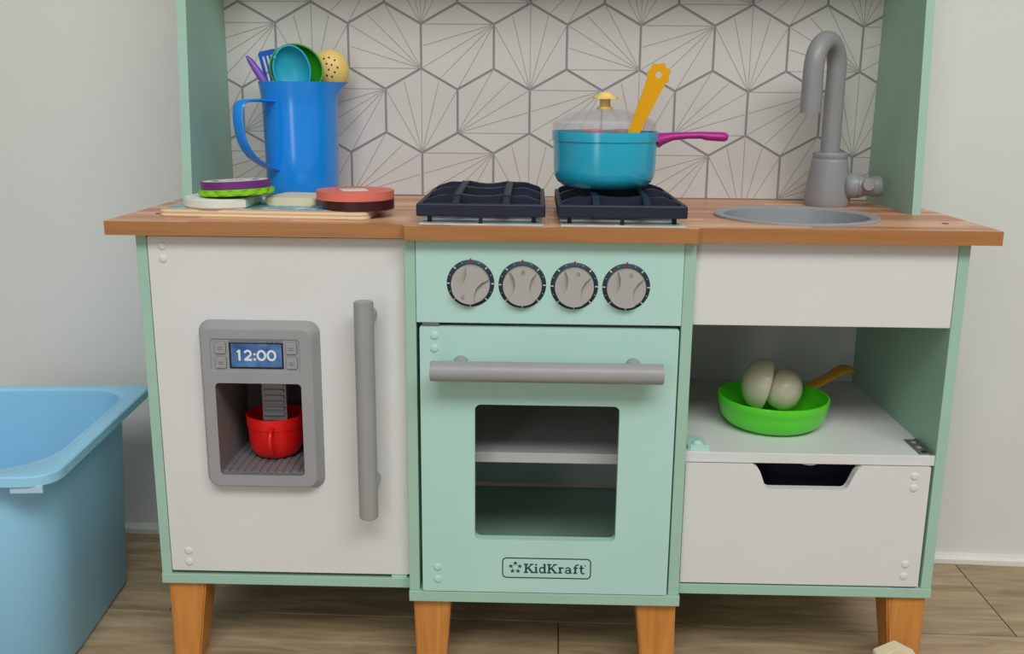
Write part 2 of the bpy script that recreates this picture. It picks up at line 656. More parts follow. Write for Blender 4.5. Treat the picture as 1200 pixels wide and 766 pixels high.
# carcass
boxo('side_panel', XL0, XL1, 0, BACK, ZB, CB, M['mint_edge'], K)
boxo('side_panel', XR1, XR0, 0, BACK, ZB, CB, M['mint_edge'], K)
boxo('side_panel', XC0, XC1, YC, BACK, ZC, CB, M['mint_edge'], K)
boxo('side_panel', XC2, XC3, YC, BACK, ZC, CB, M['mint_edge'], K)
boxo('bottom_board', XL0 - 0.0006, XC0, -0.001, BACK, ZB2, ZB, M['mint_edge'], K)
boxo('bottom_board', XC3, XR0 + 0.0006, -0.001, BACK, ZB2, ZB, M['mint_edge'], K)
boxo('bottom_board', XC0 - 0.0004, XC3 + 0.0012, YC - 0.003, BACK, ZC2, ZC, M['mint_edge'], K)
boxo('back_panel', XL1, XR1, BACK - 0.004, BACK + 0.002, ZB, CB, M['white'], K, 0.0)

# legs: square, splayed to a narrower foot
def leg(x0, x1, y0, y1, zt, fx0, fx1, fy0, fy1):
    bm = bmesh.new()
    a = [bm.verts.new(p) for p in ((x0, y0, zt), (x1, y0, zt), (x1, y1, zt), (x0, y1, zt))]
    c = [bm.verts.new(p) for p in ((fx0, fy0, 0.0), (fx1, fy0, 0.0), (fx1, fy1, 0.0), (fx0, fy1, 0.0))]
    for i in range(4):
        bm.faces.new((a[i], a[(i + 1) % 4], c[(i + 1) % 4], c[i]))
    bm.faces.new(a)
    bm.faces.new(c)
    bmesh.ops.bevel(bm, geom=[e for e in bm.edges if abs(e.verts[0].co.z - e.verts[1].co.z) > 0.01], offset=0.002, segments=2, affect='EDGES')
    obj('leg', bm, M['leg'], K)


leg(-0.4905, -0.4415, 0.006, 0.056, ZB2, -0.4905, -0.456, 0.006, 0.042)
leg(-0.1668, -0.1180, -0.008, 0.042, ZC2, -0.1632, -0.1265, -0.008, 0.028)
leg(0.1205, 0.1715, -0.008, 0.042, ZC2, 0.1310, 0.1725, -0.008, 0.028)
leg(0.4445, 0.4945, 0.006, 0.056, ZB2, 0.4580, 0.4955, 0.006, 0.042)
leg(-0.4905, -0.4415, 0.270, 0.320, ZB2, -0.4905, -0.456, 0.284, 0.320)
leg(0.4445, 0.4945, 0.270, 0.320, ZB2, 0.4580, 0.4955, 0.284, 0.320)

# ---- refrigerator door
DX0, DX1, DZ0, DZ1 = -0.4812, -0.1722, 0.1352, 0.5715
cav = rrect(-0.4047, -0.2990, 0.2750, 0.3942, 0.005)
door = obj('refrigerator_door', plate(rrect(DX0, DX1, DZ0, DZ1, 0.002, 2), [rrect(-0.4080, -0.2960, 0.2720, 0.3970, 0.004, 3)], -0.002, 0.010, 'Y'),
           M['white'], K, label='white refrigerator door')


def cap(x, z, y, m, parent, r=0.0052):
    bm = lathe([(0, 0.0016), (r * 0.5, 0.0015), (r * 0.85, 0.0010), (r, 0.0002), (r, -0.001)], (x, y, z), 20, 'Y')
    return obj('screw_cap', bm, m, parent, smooth=50)


for x, z in ((-0.4636, 0.5596), (-0.4637, 0.5441), (-0.4585, 0.1626), (-0.4585, 0.1469)):
    cap(x, z, -0.002, M['white'], door)

bm = tube([(-0.2170, -0.0355, 0.2290), (-0.2168, -0.0355, 0.5020)], 0.0118, 28)
bmesh.ops.bevel(bm, geom=[e for e in bm.edges if len(e.link_faces) == 2 and any(len(f.verts) > 8 for f in e.link_faces)], offset=0.001, segments=2, affect='EDGES')
for z in (0.4800, 0.2680):
    merge(bm, tube([(-0.2168, -0.0020, z), (-0.2168, -0.0300, z)], 0.0105, 20))
obj('door_handle', bm, M['grey'], door, smooth=40, label='grey vertical bar handle')
boxo('door_magnet', -0.196, -0.176, 0.0, 0.012, ZB, 0.1345, M['mint'], K, 0.0004)

# ---- ice and water dispenser set into the door
bm = bmesh.new()
base = rrect(-0.4262, -0.2770, 0.2532, 0.4702, 0.015, 6)
front = rrect(-0.4196, -0.2830, 0.2595, 0.4628, 0.013, 6)
l0 = [bm.verts.new((x, -0.002, z)) for x, z in base]
l1 = [bm.verts.new((x, -0.0165, z)) for x, z in front]
l2 = [bm.verts.new((x, -0.018, z)) for x, z in rrect(-0.4182, -0.2844, 0.2608, 0.4614, 0.012, 6)]
lc = [bm.verts.new((x, -0.018, z)) for x, z in cav]
pan = rrect(-0.4085, -0.2990, 0.4085, 0.4500, 0.005)
lp = [bm.verts.new((x, -0.018, z)) for x, z in pan]
lpi = [bm.verts.new((x, -0.0165, z)) for x, z in rrect(-0.4077, -0.2998, 0.4093, 0.4492, 0.0045)]
CAVY = 0.105
lcb = [bm.verts.new((x * 0.98 - 0.007, CAVY, z)) for x, z in cav]
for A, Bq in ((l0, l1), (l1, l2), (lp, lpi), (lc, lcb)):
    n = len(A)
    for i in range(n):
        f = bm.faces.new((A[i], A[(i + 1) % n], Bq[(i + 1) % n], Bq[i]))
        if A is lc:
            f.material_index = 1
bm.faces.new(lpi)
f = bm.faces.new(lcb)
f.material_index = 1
es = []
for L in (l2, lc, lp):
    for i in range(len(L)):
        es.append(bm.edges.get((L[i], L[(i + 1) % len(L)])) or bm.edges.new((L[i], L[(i + 1) % len(L)])))
bmesh.ops.triangle_fill(bm, use_beauty=True, edges=es)
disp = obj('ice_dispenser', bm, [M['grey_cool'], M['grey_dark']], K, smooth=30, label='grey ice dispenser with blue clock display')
for x, z in ((-0.3958, 0.4387), (-0.3958, 0.4203), (-0.3092, 0.4389), (-0.3092, 0.4205)):
    bm = plate(rrect(x - 0.0066, x + 0.0066, z - 0.0072, z + 0.0072, 0.0018, 4), [], -0.0188, -0.0164, 'Y')
    bmesh.ops.bevel(bm, geom=[e for e in bm.edges if e.verts[0].co.y < -0.0185 and e.verts[1].co.y < -0.0185], offset=0.0005, segments=1, affect='EDGES')
    bt = obj('button', bm, M['grey_cool'], disp)
    bm = bmesh.new()
    ribbon(bm, rrect(x - 0.0066, x + 0.0066, z - 0.0072, z + 0.0072, 0.0018, 3), 0.0005, -0.0166, 0.0002, closed=True)
    for q in (-0.0018, 0.0006):
        ribbon(bm, [(x - 0.003, z + q), (x + 0.003, z + q)], 0.0005, -0.0188, 0.0002)
    obj('button_mark', bm, M['outline'], disp)
bm = bmesh.new()
box(bm, -0.3856, -0.3194, -0.0172, -0.0160, 0.4125, 0.4474, 0.0004)
obj('screen_bezel', bm, M['black'], disp)
bm = bmesh.new()
box(bm, -0.3830, -0.3212, -0.0176, -0.0165, 0.4150, 0.4440, 0.0)
obj('screen', bm, M['screen'], disp, label='blue clock display')
bm = bmesh.new()
ribbon(bm, [(-0.3856, 0.4463), (-0.3194, 0.4463)], 0.0011, -0.0172, 0.0003)
obj('screen_trim', bm, M['grey'], disp)
bm = bmesh.new()
SW = 0.0026
zz, DH, dy = 0.4228, 0.0136, -0.0176
ribbon(bm, [(-0.3728, zz), (-0.3728, zz + DH)], SW, dy)
ribbon(bm, [(-0.3726, zz + DH - 0.0008), (-0.3757, zz + DH - 0.0030)], SW * 0.8, dy)
ribbon(bm, arc(-0.3625, zz + DH - 0.0046, 0.0036, 0.0036, 170, -40, 12) + [(-0.3658, zz + 0.0014)], SW, dy)
ribbon(bm, [(-0.3668, zz + 0.0013), (-0.3578, zz + 0.0013)], SW, dy)
for dz in (0.0018, 0.0082):
    ribbon(bm, [(-0.3556, zz + dz), (-0.3530, zz + dz)], 0.0026, dy)
for cx0 in (-0.3459, -0.3336):
    ribbon(bm, arc(cx0, zz + DH / 2, 0.0046, 0.0056, 0, 360, 28), SW, dy)
obj('clock_digits', bm, M['digit'], disp, label='white digits reading 12:00')
bm = bmesh.new()
for k, (dx, dz) in enumerate(((0, 0), (0.003, 0.0006), (0.0055, -0.0006), (0.009, 0.0004), (0.012, 0.0))):
    ribbon(bm, [(-0.3390 + dx, 0.4438 + dz), (-0.3372 + dx, 0.4466 - dz)], 0.0007, -0.0177, 0.0002)
obj('scribble', bm, M['black'], disp)
# ribbed paddle and drip tray
bm = bmesh.new()
box(bm, -0.3668, -0.3350, 0.047, 0.050, 0.325, 0.3935, 0.0006)
for k in range(6):
    z = 0.3320 + k * 0.0078
    box(bm, -0.3640, -0.3378, 0.0440, 0.047, z, z + 0.0042, 0.0008)
obj('dispenser_paddle', bm, M['grey_cool'], disp)
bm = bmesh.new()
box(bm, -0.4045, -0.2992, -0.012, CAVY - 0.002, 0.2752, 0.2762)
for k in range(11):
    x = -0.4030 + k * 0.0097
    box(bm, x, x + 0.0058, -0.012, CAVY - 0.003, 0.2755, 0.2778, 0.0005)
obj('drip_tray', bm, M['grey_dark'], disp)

# ---- oven: control panel and knobs
boxo('control_panel', XC1 + 0.0005, XC2 - 0.0005, -0.0170, -0.005, 0.4735, CB - 0.0008, M['mint'], K)
for i, (x, z, ang) in enumerate(((-0.0920, 0.5220, 210), (-0.0306, 0.5210, 3), (0.0309, 0.5202, 14), (0.0922, 0.5198, 16))):
    kn = obj('control_knob', lathe([(0, 0.0012), (0.0270, 0.0012), (0.0283, 0.0002), (0.0283, -0.001)], (x, -0.017, z), 48, 'Y'), M['bezel'], K, smooth=40,
             label='grey cooker knob on dark round dial')
    bm = bmesh.new()
    for a in range(0, 360, 45):
        if a == 90:
            continue
        r0, r1 = (0.0246, 0.0279)
        ribbon(bm, [(x + r0 * math.cos(R(a)), z + r0 * math.sin(R(a))), (x + r1 * math.cos(R(a)), z + r1 * math.sin(R(a)))], 0.0013, -0.0182, 0.0002)
    for a in (22.5, 67.5, 112.5, 157.5, 202.5, 337.5):
        ribbon(bm, [(x + 0.0258 * math.cos(R(a)), z + 0.0258 * math.sin(R(a))), (x + 0.0267 * math.cos(R(a)), z + 0.0267 * math.sin(R(a)))], 0.0008, -0.0182, 0.0002)
    obj('dial_marks', bm, M['tick'], kn)
    bm = bmesh.new()
    ribbon(bm, [(x, z + 0.0248), (x, z + 0.0300)], 0.0016, -0.0182, 0.0003)
    obj('pointer_mark', bm, M['red_mark'], kn)
    # turning grip: low disc with an hourglass ridge
    zc = z - 0.0009
    bm = lathe([(0, 0.0022), (0.0130, 0.0028), (0.0215, 0.0052), (0.0228, 0.0048), (0.0234, 0.0), (0, 0.0)], (x, -0.0182, zc), 48, 'Y')
    obj('dial_disc', bm, M['dial'], kn, smooth=40)
    rr, hw = 0.0229, 0.0075
    outl = [(rr * math.sin(R(t)), rr * math.cos(R(t))) for t in range(-44, 45, 8)]
    side = []
    px, pz = outl[-1]
    for t in range(1, 10):
        u = -1 + 2 * t / 10
        side.append((hw + (px - hw) * u * u, -pz * u * 1.0))
    lower = [(rr * math.sin(R(t)), -rr * math.cos(R(t))) for t in range(44, -45, -8)]
    poly = outl + side + lower + [(-a, -c) for a, c in side]
    ca, sa = math.cos(R(-ang)), math.sin(R(-ang))
    poly = [(x + u * ca - v * sa, zc + u * sa + v * ca) for u, v in poly]
    bm = plate(poly, [], -0.0262, -0.0195, 'Y')
    bmesh.ops.bevel(bm, geom=[e for e in bm.edges if e.verts[0].co.y < -0.0261 and e.verts[1].co.y < -0.0261], offset=0.0007, segments=2, affect='EDGES')
    obj('grip', bm, M['dial'], kn, smooth=50)
    bm = bmesh.new()
    mx, mz = 0.0, 0.0170
    gx, gz = x + mx * ca - mz * sa, zc + mx * sa + mz * ca
    ribbon(bm, rrect(gx - 0.0016, gx + 0.0016, gz - 0.0022, gz + 0.0022, 0.0010, 3), 0.0006, -0.0262, 0.0002, closed=True)
    ribbon(bm, [(gx - 0.0014, gz), (gx + 0.0014, gz)], 0.0006, -0.0262, 0.0002)
    obj('grip_symbol', bm, M['grey_dark'], kn)

# ---- oven door with window
WIN = rrect(-0.0868, 0.0898, 0.1945, 0.3722, 0.0075)
od = obj('oven_door', plate(rrect(-0.1532, 0.1572, 0.1220, 0.4690, 0.002, 2), [WIN], -0.0185, -0.0065, 'Y'), M['mint'], K, label='mint green oven door with a window')
bm = bmesh.new()
box(bm, -0.093, 0.096, -0.0064, -0.0048, 0.188, 0.379)
obj('window_pane', bm, M['pane'], od, label='clear plastic oven window')
bm = tube([(-0.1372, -0.0500, 0.4226), (0.1362, -0.0500, 0.4226)], 0.0122, 28)
bmesh.ops.bevel(bm, geom=[e for e in bm.edges if any(len(f.verts) > 8 for f in e.link_faces)], offset=0.001, segments=2, affect='EDGES')
for x in (-0.1035, 0.1035):
    merge(bm, tube([(x, -0.0185, 0.4250), (x, -0.0420, 0.4245)], 0.0090, 20))
obj('door_handle', bm, M['grey'], od, smooth=40, label='grey horizontal bar handle')
for x, z in ((-0.1355, 0.4578), (-0.1357, 0.4419), (-0.1340, 0.1549), (-0.1341, 0.1383)):
    cap(x, z, -0.0185, M['mint'], od)
# printed maker's plate
bm = bmesh.new()
ly = -0.0185
ribbon(bm, rrect(-0.0514, 0.0600, 0.1428, 0.1696, 0.0050, 6), 0.0014, ly, 0.0002, closed=True)
obj('logo_border', bm, M['ink'], od)
bm = bmesh.new()
ecx, ecz = -0.0353, 0.1566
for i in range(5):
    a = R(90 + 72 * i)
    sx, sz = ecx + 0.0057 * math.cos(a), ecz + 0.0057 * math.sin(a)
    star = []
    for j in range(10):
        r_ = 0.0037 if j % 2 == 0 else 0.0012
        t = a + R(36 * j)
        star.append((sx + r_ * math.cos(t), sz + r_ * math.sin(t)))
    merge(bm, plate(star, [], ly - 0.0002, ly, 'Y'))
    merge(bm, plate(circle(sx + 0.0016 * math.cos(a) , sz + 0.0016 * math.sin(a), 0.0010, 10), [], ly - 0.00025, ly, 'Y'))
obj('logo_emblem', bm, M['ink'], od, label='ring of five small dark stars')
bm = bmesh.new()
H = 0.0128
S = 0.0024
s2 = 0.0016


def stroke(pts, w=S):
    ribbon(bm, [(lx + px * H, lz + pz * H) for px, pz in pts], w, ly, 0.0002)


def serif(cx, cz, w):
    dz = 0.06 if cz < 0.5 else -0.06
    stroke([(cx - w / 2, cz + dz), (cx + w / 2, cz + dz)], s2)


lz = 0.1494


def letter_K():
    stroke([(0.2, 0), (0.2, 1)]); serif(0.2, 0, 0.42); serif(0.2, 1, 0.42)
    stroke([(0.24, 0.40), (0.76, 0.95)], s2); stroke([(0.42, 0.58), (0.82, 0.05)]); serif(0.78, 1, 0.36); serif(0.84, 0, 0.36)


def letter_i():
    stroke([(0.18, 0), (0.18, 0.68)]); serif(0.18, 0, 0.38); stroke([(0.02, 0.63), (0.18, 0.63)], s2); stroke([(0.08, 0.90), (0.28, 0.90)], 0.0021)


def letter_d():
    stroke(arc(0.34, 0.33, 0.25, 0.29, 40, 320, 14), 0.0018); stroke([(0.58, 0), (0.58, 1)]); stroke([(0.42, 0.94), (0.58, 0.94)], s2); stroke([(0.58, 0.06), (0.75, 0.06)], s2)


def letter_r():
    stroke([(0.2, 0), (0.2, 0.68)]); serif(0.2, 0, 0.40); stroke([(0.03, 0.62), (0.2, 0.62)], s2); stroke(arc(0.42, 0.36, 0.20, 0.26, 165, 50, 8), 0.0017)


def letter_a():
    stroke(arc(0.34, 0.45, 0.22, 0.19, 165, 0, 8), s2); stroke([(0.56, 0.46), (0.56, 0.04)]); stroke([(0.56, 0.06), (0.73, 0.06)], s2)
    stroke(arc(0.33, 0.20, 0.23, 0.16, 30, 330, 12), 0.0016)


def letter_f():
    stroke([(0.22, 0), (0.22, 0.76)]); serif(0.22, 0, 0.42); stroke(arc(0.42, 0.76, 0.20, 0.19, 180, 50, 8), 0.0017); stroke([(0.02, 0.62), (0.46, 0.62)], s2)


def letter_t():
    stroke([(0.22, 0.2), (0.22, 0.92)]); stroke([(0.02, 0.62), (0.48, 0.62)], s2); stroke(arc(0.40, 0.20, 0.18, 0.16, 180, 320, 8), 0.0017)


for fn, px in ((letter_K, -0.0241), (letter_i, -0.0122), (letter_d, -0.0070), (letter_K, 0.0026), (letter_r, 0.0152), (letter_a, 0.0226), (letter_f, 0.0325), (letter_t, 0.0393)):
    lx = -0.0243 + (px + 0.0241) * 1.10
    fn()
lx = 0.0532
stroke(arc(0, 0.88, 0.045, 0.045, 0, 360, 8), 0.0005)
obj('logo_lettering', bm, M['ink'], od, label='dark slab-serif lettering reading KidKraft')
# oven interior
boxo('oven_shelf', XC1, XC2, 0.042, BACK - 0.004, 0.2742, 0.2880, M['white'], K)
boxo('hinge_leaf', -0.150, -0.130, -0.0175, 0.0, 0.4692, 0.4733, M['metal'], K, 0.0003)
boxo('hinge_leaf', -0.153, -0.136, -0.0175, 0.0, 0.1206, 0.1222, M['metal'], K, 0.0003)

# ---- sink cabinet: front panel, open shelf, cupboard door with a finger cut-out
boxo('sink_panel', XC3 + 0.0006, XR1 - 0.0006, 0.0, 0.012, T - 0.1196, CB - 0.0006, M['white'], K)
ZS = T - 0.2829
boxo('open_shelf', XC3, XR1 + 0.001, 0.002, BACK - 0.004, ZS - 0.0133, ZS, M['white'], K)
cut = [(0.2600, 0.2938), (0.2655, 0.2900), (0.2690, 0.2850), (0.2755, 0.2680), (0.2785, 0.2638), (0.2825, 0.2622),
       (0.3735, 0.2622), (0.3775, 0.2638), (0.3805, 0.2680), (0.3872, 0.2850), (0.3905, 0.2900), (0.3960, 0.2938)]
outl = [(0.1762, 0.1318), (0.4800, 0.1318), (0.4800, 0.2938)] + cut[::-1] + [(0.1762, 0.2938)]
cd = obj('cupboard_door', plate(outl, [], -0.001, 0.011, 'Y'), M['white'], K, label='white cupboard door with a finger cut-out')
for x, z in ((0.4608, 0.2820), (0.4614, 0.2661), (0.4613, 0.1626), (0.4608, 0.1460)):
    cap(x, z, -0.001, M['white'], cd)
boxo('cupboard_darkening_panel', XC3 + 0.001, XR1 - 0.001, 0.050, 0.054, ZB, ZS - 0.0135, M['backing'], K, 0.0, label='dark navy liner added to darken the cupboard inside')  # added dark panel: shade seen through the cut-out comes from its colour
obj('door_stop', lathe([(0, 0.006), (0.010, 0.006), (0.0112, 0.004), (0.0112, 0.0), (0, 0.0)], (0.3350, 0.024, ZS - 0.0133 - 0.006), 24, 'Z'), M['white'], K, smooth=40)
boxo('hinge_leaf', 0.450, 0.474, 0.0, 0.012, ZB, 0.1316, M['metal'], K, 0.0003)
# magnetic catch on the shelf
ct = boxo('magnet_catch', 0.1795, 0.2040, 0.008, 0.052, ZS, ZS + 0.0048, M['mint'], K, 0.0006, label='mint plastic catch block')
bm = bmesh.new()
box(bm, 0.1818, 0.2062, 0.0065, 0.0095, ZS, ZS + 0.0074, 0.0005)
obj('catch_lip', bm, M['mint'], ct)
obj('catch_dome', lathe([(0, 0.0098), (0.004, 0.0092), (0.0070, 0.006), (0.0078, 0.0)], (0.1930, 0.020, ZS), 24, 'Z'), M['mint'], ct, smooth=60)
# steel hinge plate on the shelf
hg = boxo('hinge_plate', 0.4665, 0.4838, 0.006, 0.060, ZS, ZS + 0.0012, M['metal'], K, 0.0003, label='small dark metal hinge plate')
for y in (0.048, 0.030, 0.013):
    obj('screw', lathe([(0, 0.0012), (0.0030, 0.0010), (0.0038, 0.0)], (0.4748, y, ZS + 0.0012), 16, 'Z'), M['grey'] if y > 0.02 else M['hole'], hg, smooth=50)
bm = tube([(0.4815, 0.004, ZS + 0.0012), (0.4815, 0.060, ZS + 0.0012)], 0.0018, 10)
obj('hinge_pin', bm, M['metal'], hg, smooth=50)

# ---- sink and faucet
bm = lathe([(0.1036, 0.0), (0.1036, 0.0022), (0.1022, 0.0034), (0.0930, 0.0030), (0.0905, 0.0012), (0.0895, -0.006), (0.0860, -0.050), (0.0800, -0.062), (0.0700, -0.066), (0.0, -0.067),
            (0.0, -0.069), (0.0710, -0.068), (0.0815, -0.064), (0.0880, -0.050), (0.0920, -0.002), (0.1036, 0.0)], (SX, SY, T), 72, 'Z')
sk = obj('sink_basin', bm, M['sink'], K, smooth=40, label='round grey plastic sink')
FX, FY = 0.3985, 0.2520
fa = empty('faucet', (FX, FY, T), K, 'grey plastic swan-neck faucet')
bm = lathe([(0, 0), (0.0302, 0.0), (0.0312, 0.002), (0.0312, 0.010), (0.0300, 0.026), (0.0274, 0.046), (0.0250, 0.062), (0.0243, 0.0645), (0.0234, 0.0655), (0.0234, 0.0670), (0.0238, 0.0678),
            (0.0238, 0.0730), (0.0228, 0.0745), (0.0, 0.0745)], (FX, FY, T), 48)
obj('faucet_base', bm, M['faucet'], fa, smooth=40)
col0 = Vector((FX - 0.0010, FY, T + 0.072))
tip = Vector((0.3530, 0.205, 0.7200))
d = Vector((tip.x - col0.x, tip.y - col0.y, 0))
half = d.length / 2
dn = d.normalized()
path = [col0, Vector((col0.x, col0.y, 0.70)), Vector((col0.x, col0.y, 0.745)), Vector((col0.x, col0.y, 0.778))]
apex_z = 0.8150
for i in range(1, 16):
    a = math.pi * i / 16
    path.append(Vector((col0.x, col0.y, 0)) + dn * (half - half * math.cos(a)) + Vector((0, 0, 0.778 + (apex_z - 0.778) * math.sin(a))))
path += [Vector((tip.x, tip.y, 0.775)), Vector((tip.x, tip.y, 0.750)) - dn * 0.0, tip]
rad = [0.0132] * 4 + [0.0134] * 15 + [0.0136, 0.0138, 0.0140]
bm = tube(path, rad, 28)
obj('spout', bm, M['faucet'], fa, smooth=50)
bm = lathe([(0, 0.0), (0.0120, 0.0), (0.0160, 0.004), (0.0178, 0.010), (0.0175, 0.016), (0.0, 0.016)], (0.4155, 0.236, 0.6205), 28, 'X')
obj('lever_collar', bm, M['faucet'], fa, smooth=50)
bm = lathe([(0, 0.0), (0.0160, 0.0), (0.0168, 0.003), (0.0145, 0.010), (0.0128, 0.017), (0.0140, 0.024), (0.0148, 0.030), (0.0138, 0.0335), (0.0, 0.034)], (0.4325, 0.236, 0.6200), 28, 'X')
obj('lever', bm, M['faucet'], fa, smooth=50)
bm = lathe([(0, 0.0), (0.0085, 0.0), (0.0085, 0.012), (0.0075, 0.0135), (0.0, 0.0138)], (0.4440, 0.2270, 0.6235), 24, 'Y')
obj('lever_cap', bm, M['grey_cool'], fa, smooth=40)

# ---- stove: two foil plates with navy grates
def grate(x0, x1):
    xc = (x0 + x1) / 2
    boxo('stove_plate', x0 + 0.004, x1 - 0.002, -0.014, 0.206, T - 0.0005, T + 0.0010, M['steel'], K, 0.0004, label='shiny foil plate under the burner grate')
    g = empty('burner_grate', (xc, 0.09, T), K, 'navy plastic burner grate')
    y0, y1, zb, zt = -0.008, 0.202, T + 0.0088, T + 0.0238
    boxo('frame_bar', x0, x1, y0, y0 + 0.008, zb, zt, M['navy'], g, 0.0018)
    boxo('frame_bar', x0, x1, y1 - 0.008, y1, zb, zt, M['navy'], g, 0.0018)
    boxo('frame_bar', x0, x0 + 0.006, y0 + 0.004, y1 - 0.004, zb, zt, M['navy'], g, 0.0018)
    boxo('frame_bar', x1 - 0.006, x1, y0 + 0.004, y1 - 0.004, zb, zt, M['navy'], g, 0.0018)
    # cross ridges: bevelled shoulders and a dished middle
    for yr, ht, dish in ((0.032, 0.0298, 0.0022), (0.112, 0.0322, 0.0022), (0.182, 0.0334, 0.0035)):
        a0, a1 = x0 + 0.005, x1 - 0.005
        prof = [(a0, T + 0.010), (a0, T + ht - 0.0075), (a0 + 0.003, T + ht - 0.0055), (a0 + 0.018, T + ht - 0.0006), (a0 + 0.024, T + ht), (xc - 0.034, T + ht - 0.0012)]
        prof += [(xc - 0.026, T + ht + 0.0012)]
        for i in range(1, 8):
            u = -1 + i / 4
            prof.append((xc + 0.024 * u, T + ht + 0.0012 - dish * (1 - u * u)))
        prof += [(xc + 0.026, T + ht + 0.0012), (xc + 0.034, T + ht - 0.0012), (a1 - 0.024, T + ht), (a1 - 0.018, T + ht - 0.0006), (a1 - 0.003, T + ht - 0.0055), (a1, T + ht - 0.0075), (a1, T + 0.010)]
        bm_ = plate(prof, [], yr, yr + 0.012, 'Y')
        bmesh.ops.bevel(bm_, geom=[e for e in bm_.edges if abs(e.verts[0].co.y - e.verts[1].co.y) < 1e-6 and e.verts[0].co.z > T + 0.0101], offset=0.0012, segments=2, affect='EDGES')
        obj('cross_bar', bm_, M['navy'], g)
    for xr in (xc - 0.0300, xc + 0.0300):
        prof = [(y0 + 0.004, T + 0.012), (y0 + 0.004, T + 0.0235), (0.024, T + 0.0290), (0.030, T + 0.0312), (0.110, T + 0.0336), (0.184, T + 0.0346), (0.192, T + 0.0330), (y1 - 0.004, T + 0.0235), (y1 - 0.004, T + 0.012)]
        bm_ = plate(prof, [], -0.0042, 0.0042, 'Y')
        bmesh.ops.transform(bm_, matrix=Matrix(((0, 1, 0, xr), (1, 0, 0, 0), (0, 0, 1, 0), (0, 0, 0, 1))), verts=bm_.verts)
        bmesh.ops.bevel(bm_, geom=[e for e in bm_.edges if abs(e.verts[0].co.x - e.verts[1].co.x) < 1e-6 and e.verts[0].co.z > T + 0.0121], offset=0.0009, segments=2, affect='EDGES')
        obj('long_bar', bm_, M['navy'], g)
    boxo('foot', xc - 0.0022, xc + 0.0022, y0 - 0.001, y0 + 0.004, T + 0.001, zb + 0.002, M['black'], g, 0.0004)
    for fx in (x0 + 0.012, x1 - 0.016):
        boxo('foot', fx, fx + 0.005, y0 + 0.012, y0 + 0.020, T + 0.001, zb + 0.002, M['black'], g, 0.0004)
        boxo('foot', fx, fx + 0.005, y1 - 0.014, y1 - 0.006, T + 0.001, zb + 0.002, M['black'], g, 0.0004)
    obj('burner_ring', lathe([(0.030, 0.0), (0.030, 0.010), (0.026, 0.012), (0.0, 0.012)], (xc, 0.095, T + 0.001), 32), M['navy'], g, smooth=40)


grate(-0.1568, -0.0046)
grate(0.0098, 0.1620)

# ---- hutch: tapering sides, shelf, printed tile backsplash
HT = 1.16
for xa, xb in ((-0.4871, -0.4747), (0.4792, 0.4904)):
    bm = plate([(0.1425, T), (0.1425 + 0.0906 * (HT - T), HT), (BACK, HT), (BACK, T)], [], xa, xb, 'Y')
    bmesh.ops.transform(bm, matrix=Matrix(((0, 1, 0, 0), (1, 0, 0, 0), (0, 0, 1, 0), (0, 0, 0, 1))), verts=bm.verts)
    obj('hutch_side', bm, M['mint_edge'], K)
boxo('hutch_shelf', -0.4747, 0.4792, 0.178, BACK - 0.006, 0.966, 0.978, M['mint_edge'], K)
boxo('hutch_top', -0.4747, 0.4792, 0.196, BACK, HT - 0.012, HT, M['mint_edge'], K)
SPY = 0.3252
bs = boxo('backsplash', -0.4747, 0.4792, SPY + 0.0008, BACK, T, HT - 0.012, M['grout'], K, 0.0, label='backsplash of white hexagon tiles with fan lines')
HWd, VE, SL = 0.10665, 0.0628, 0.0297      # tile width, upright edge, slanted height
GW = 0.0034
rows = {  # row centre height, first centre, fan corner for each tile from left to right
    0.8085: (-0.4537, ['UR', 'B', 'LR', 'UR', 'B', 'LR', 'UR', 'B', 'LR', 'UR']),
    0.7160: (-0.5070, ['B', 'LL', 'UR', 'B', 'LL', 'UR', 'B', 'LL', 'UR', 'B']),
    0.6235: (-0.4537, ['UR', 'B', 'LL', 'UR', 'B', 'LL', 'UR', 'B', 'LL', 'UR']),
    0.9935: (-0.4537, ['UR', 'B', 'LR', 'UR', 'B', 'LR', 'UR', 'B', 'LR', 'UR']),
    0.9010: (-0.5070, ['B', 'LR', 'UR', 'B', 'LR', 'UR', 'B', 'LR', 'UR', 'B']),
}
BX0, BX1, BZ0, BZ1 = -0.4745, 0.4790, T + 0.0012, 0.9655
order = ['T', 'UR', 'LR', 'B', 'LL', 'UL']
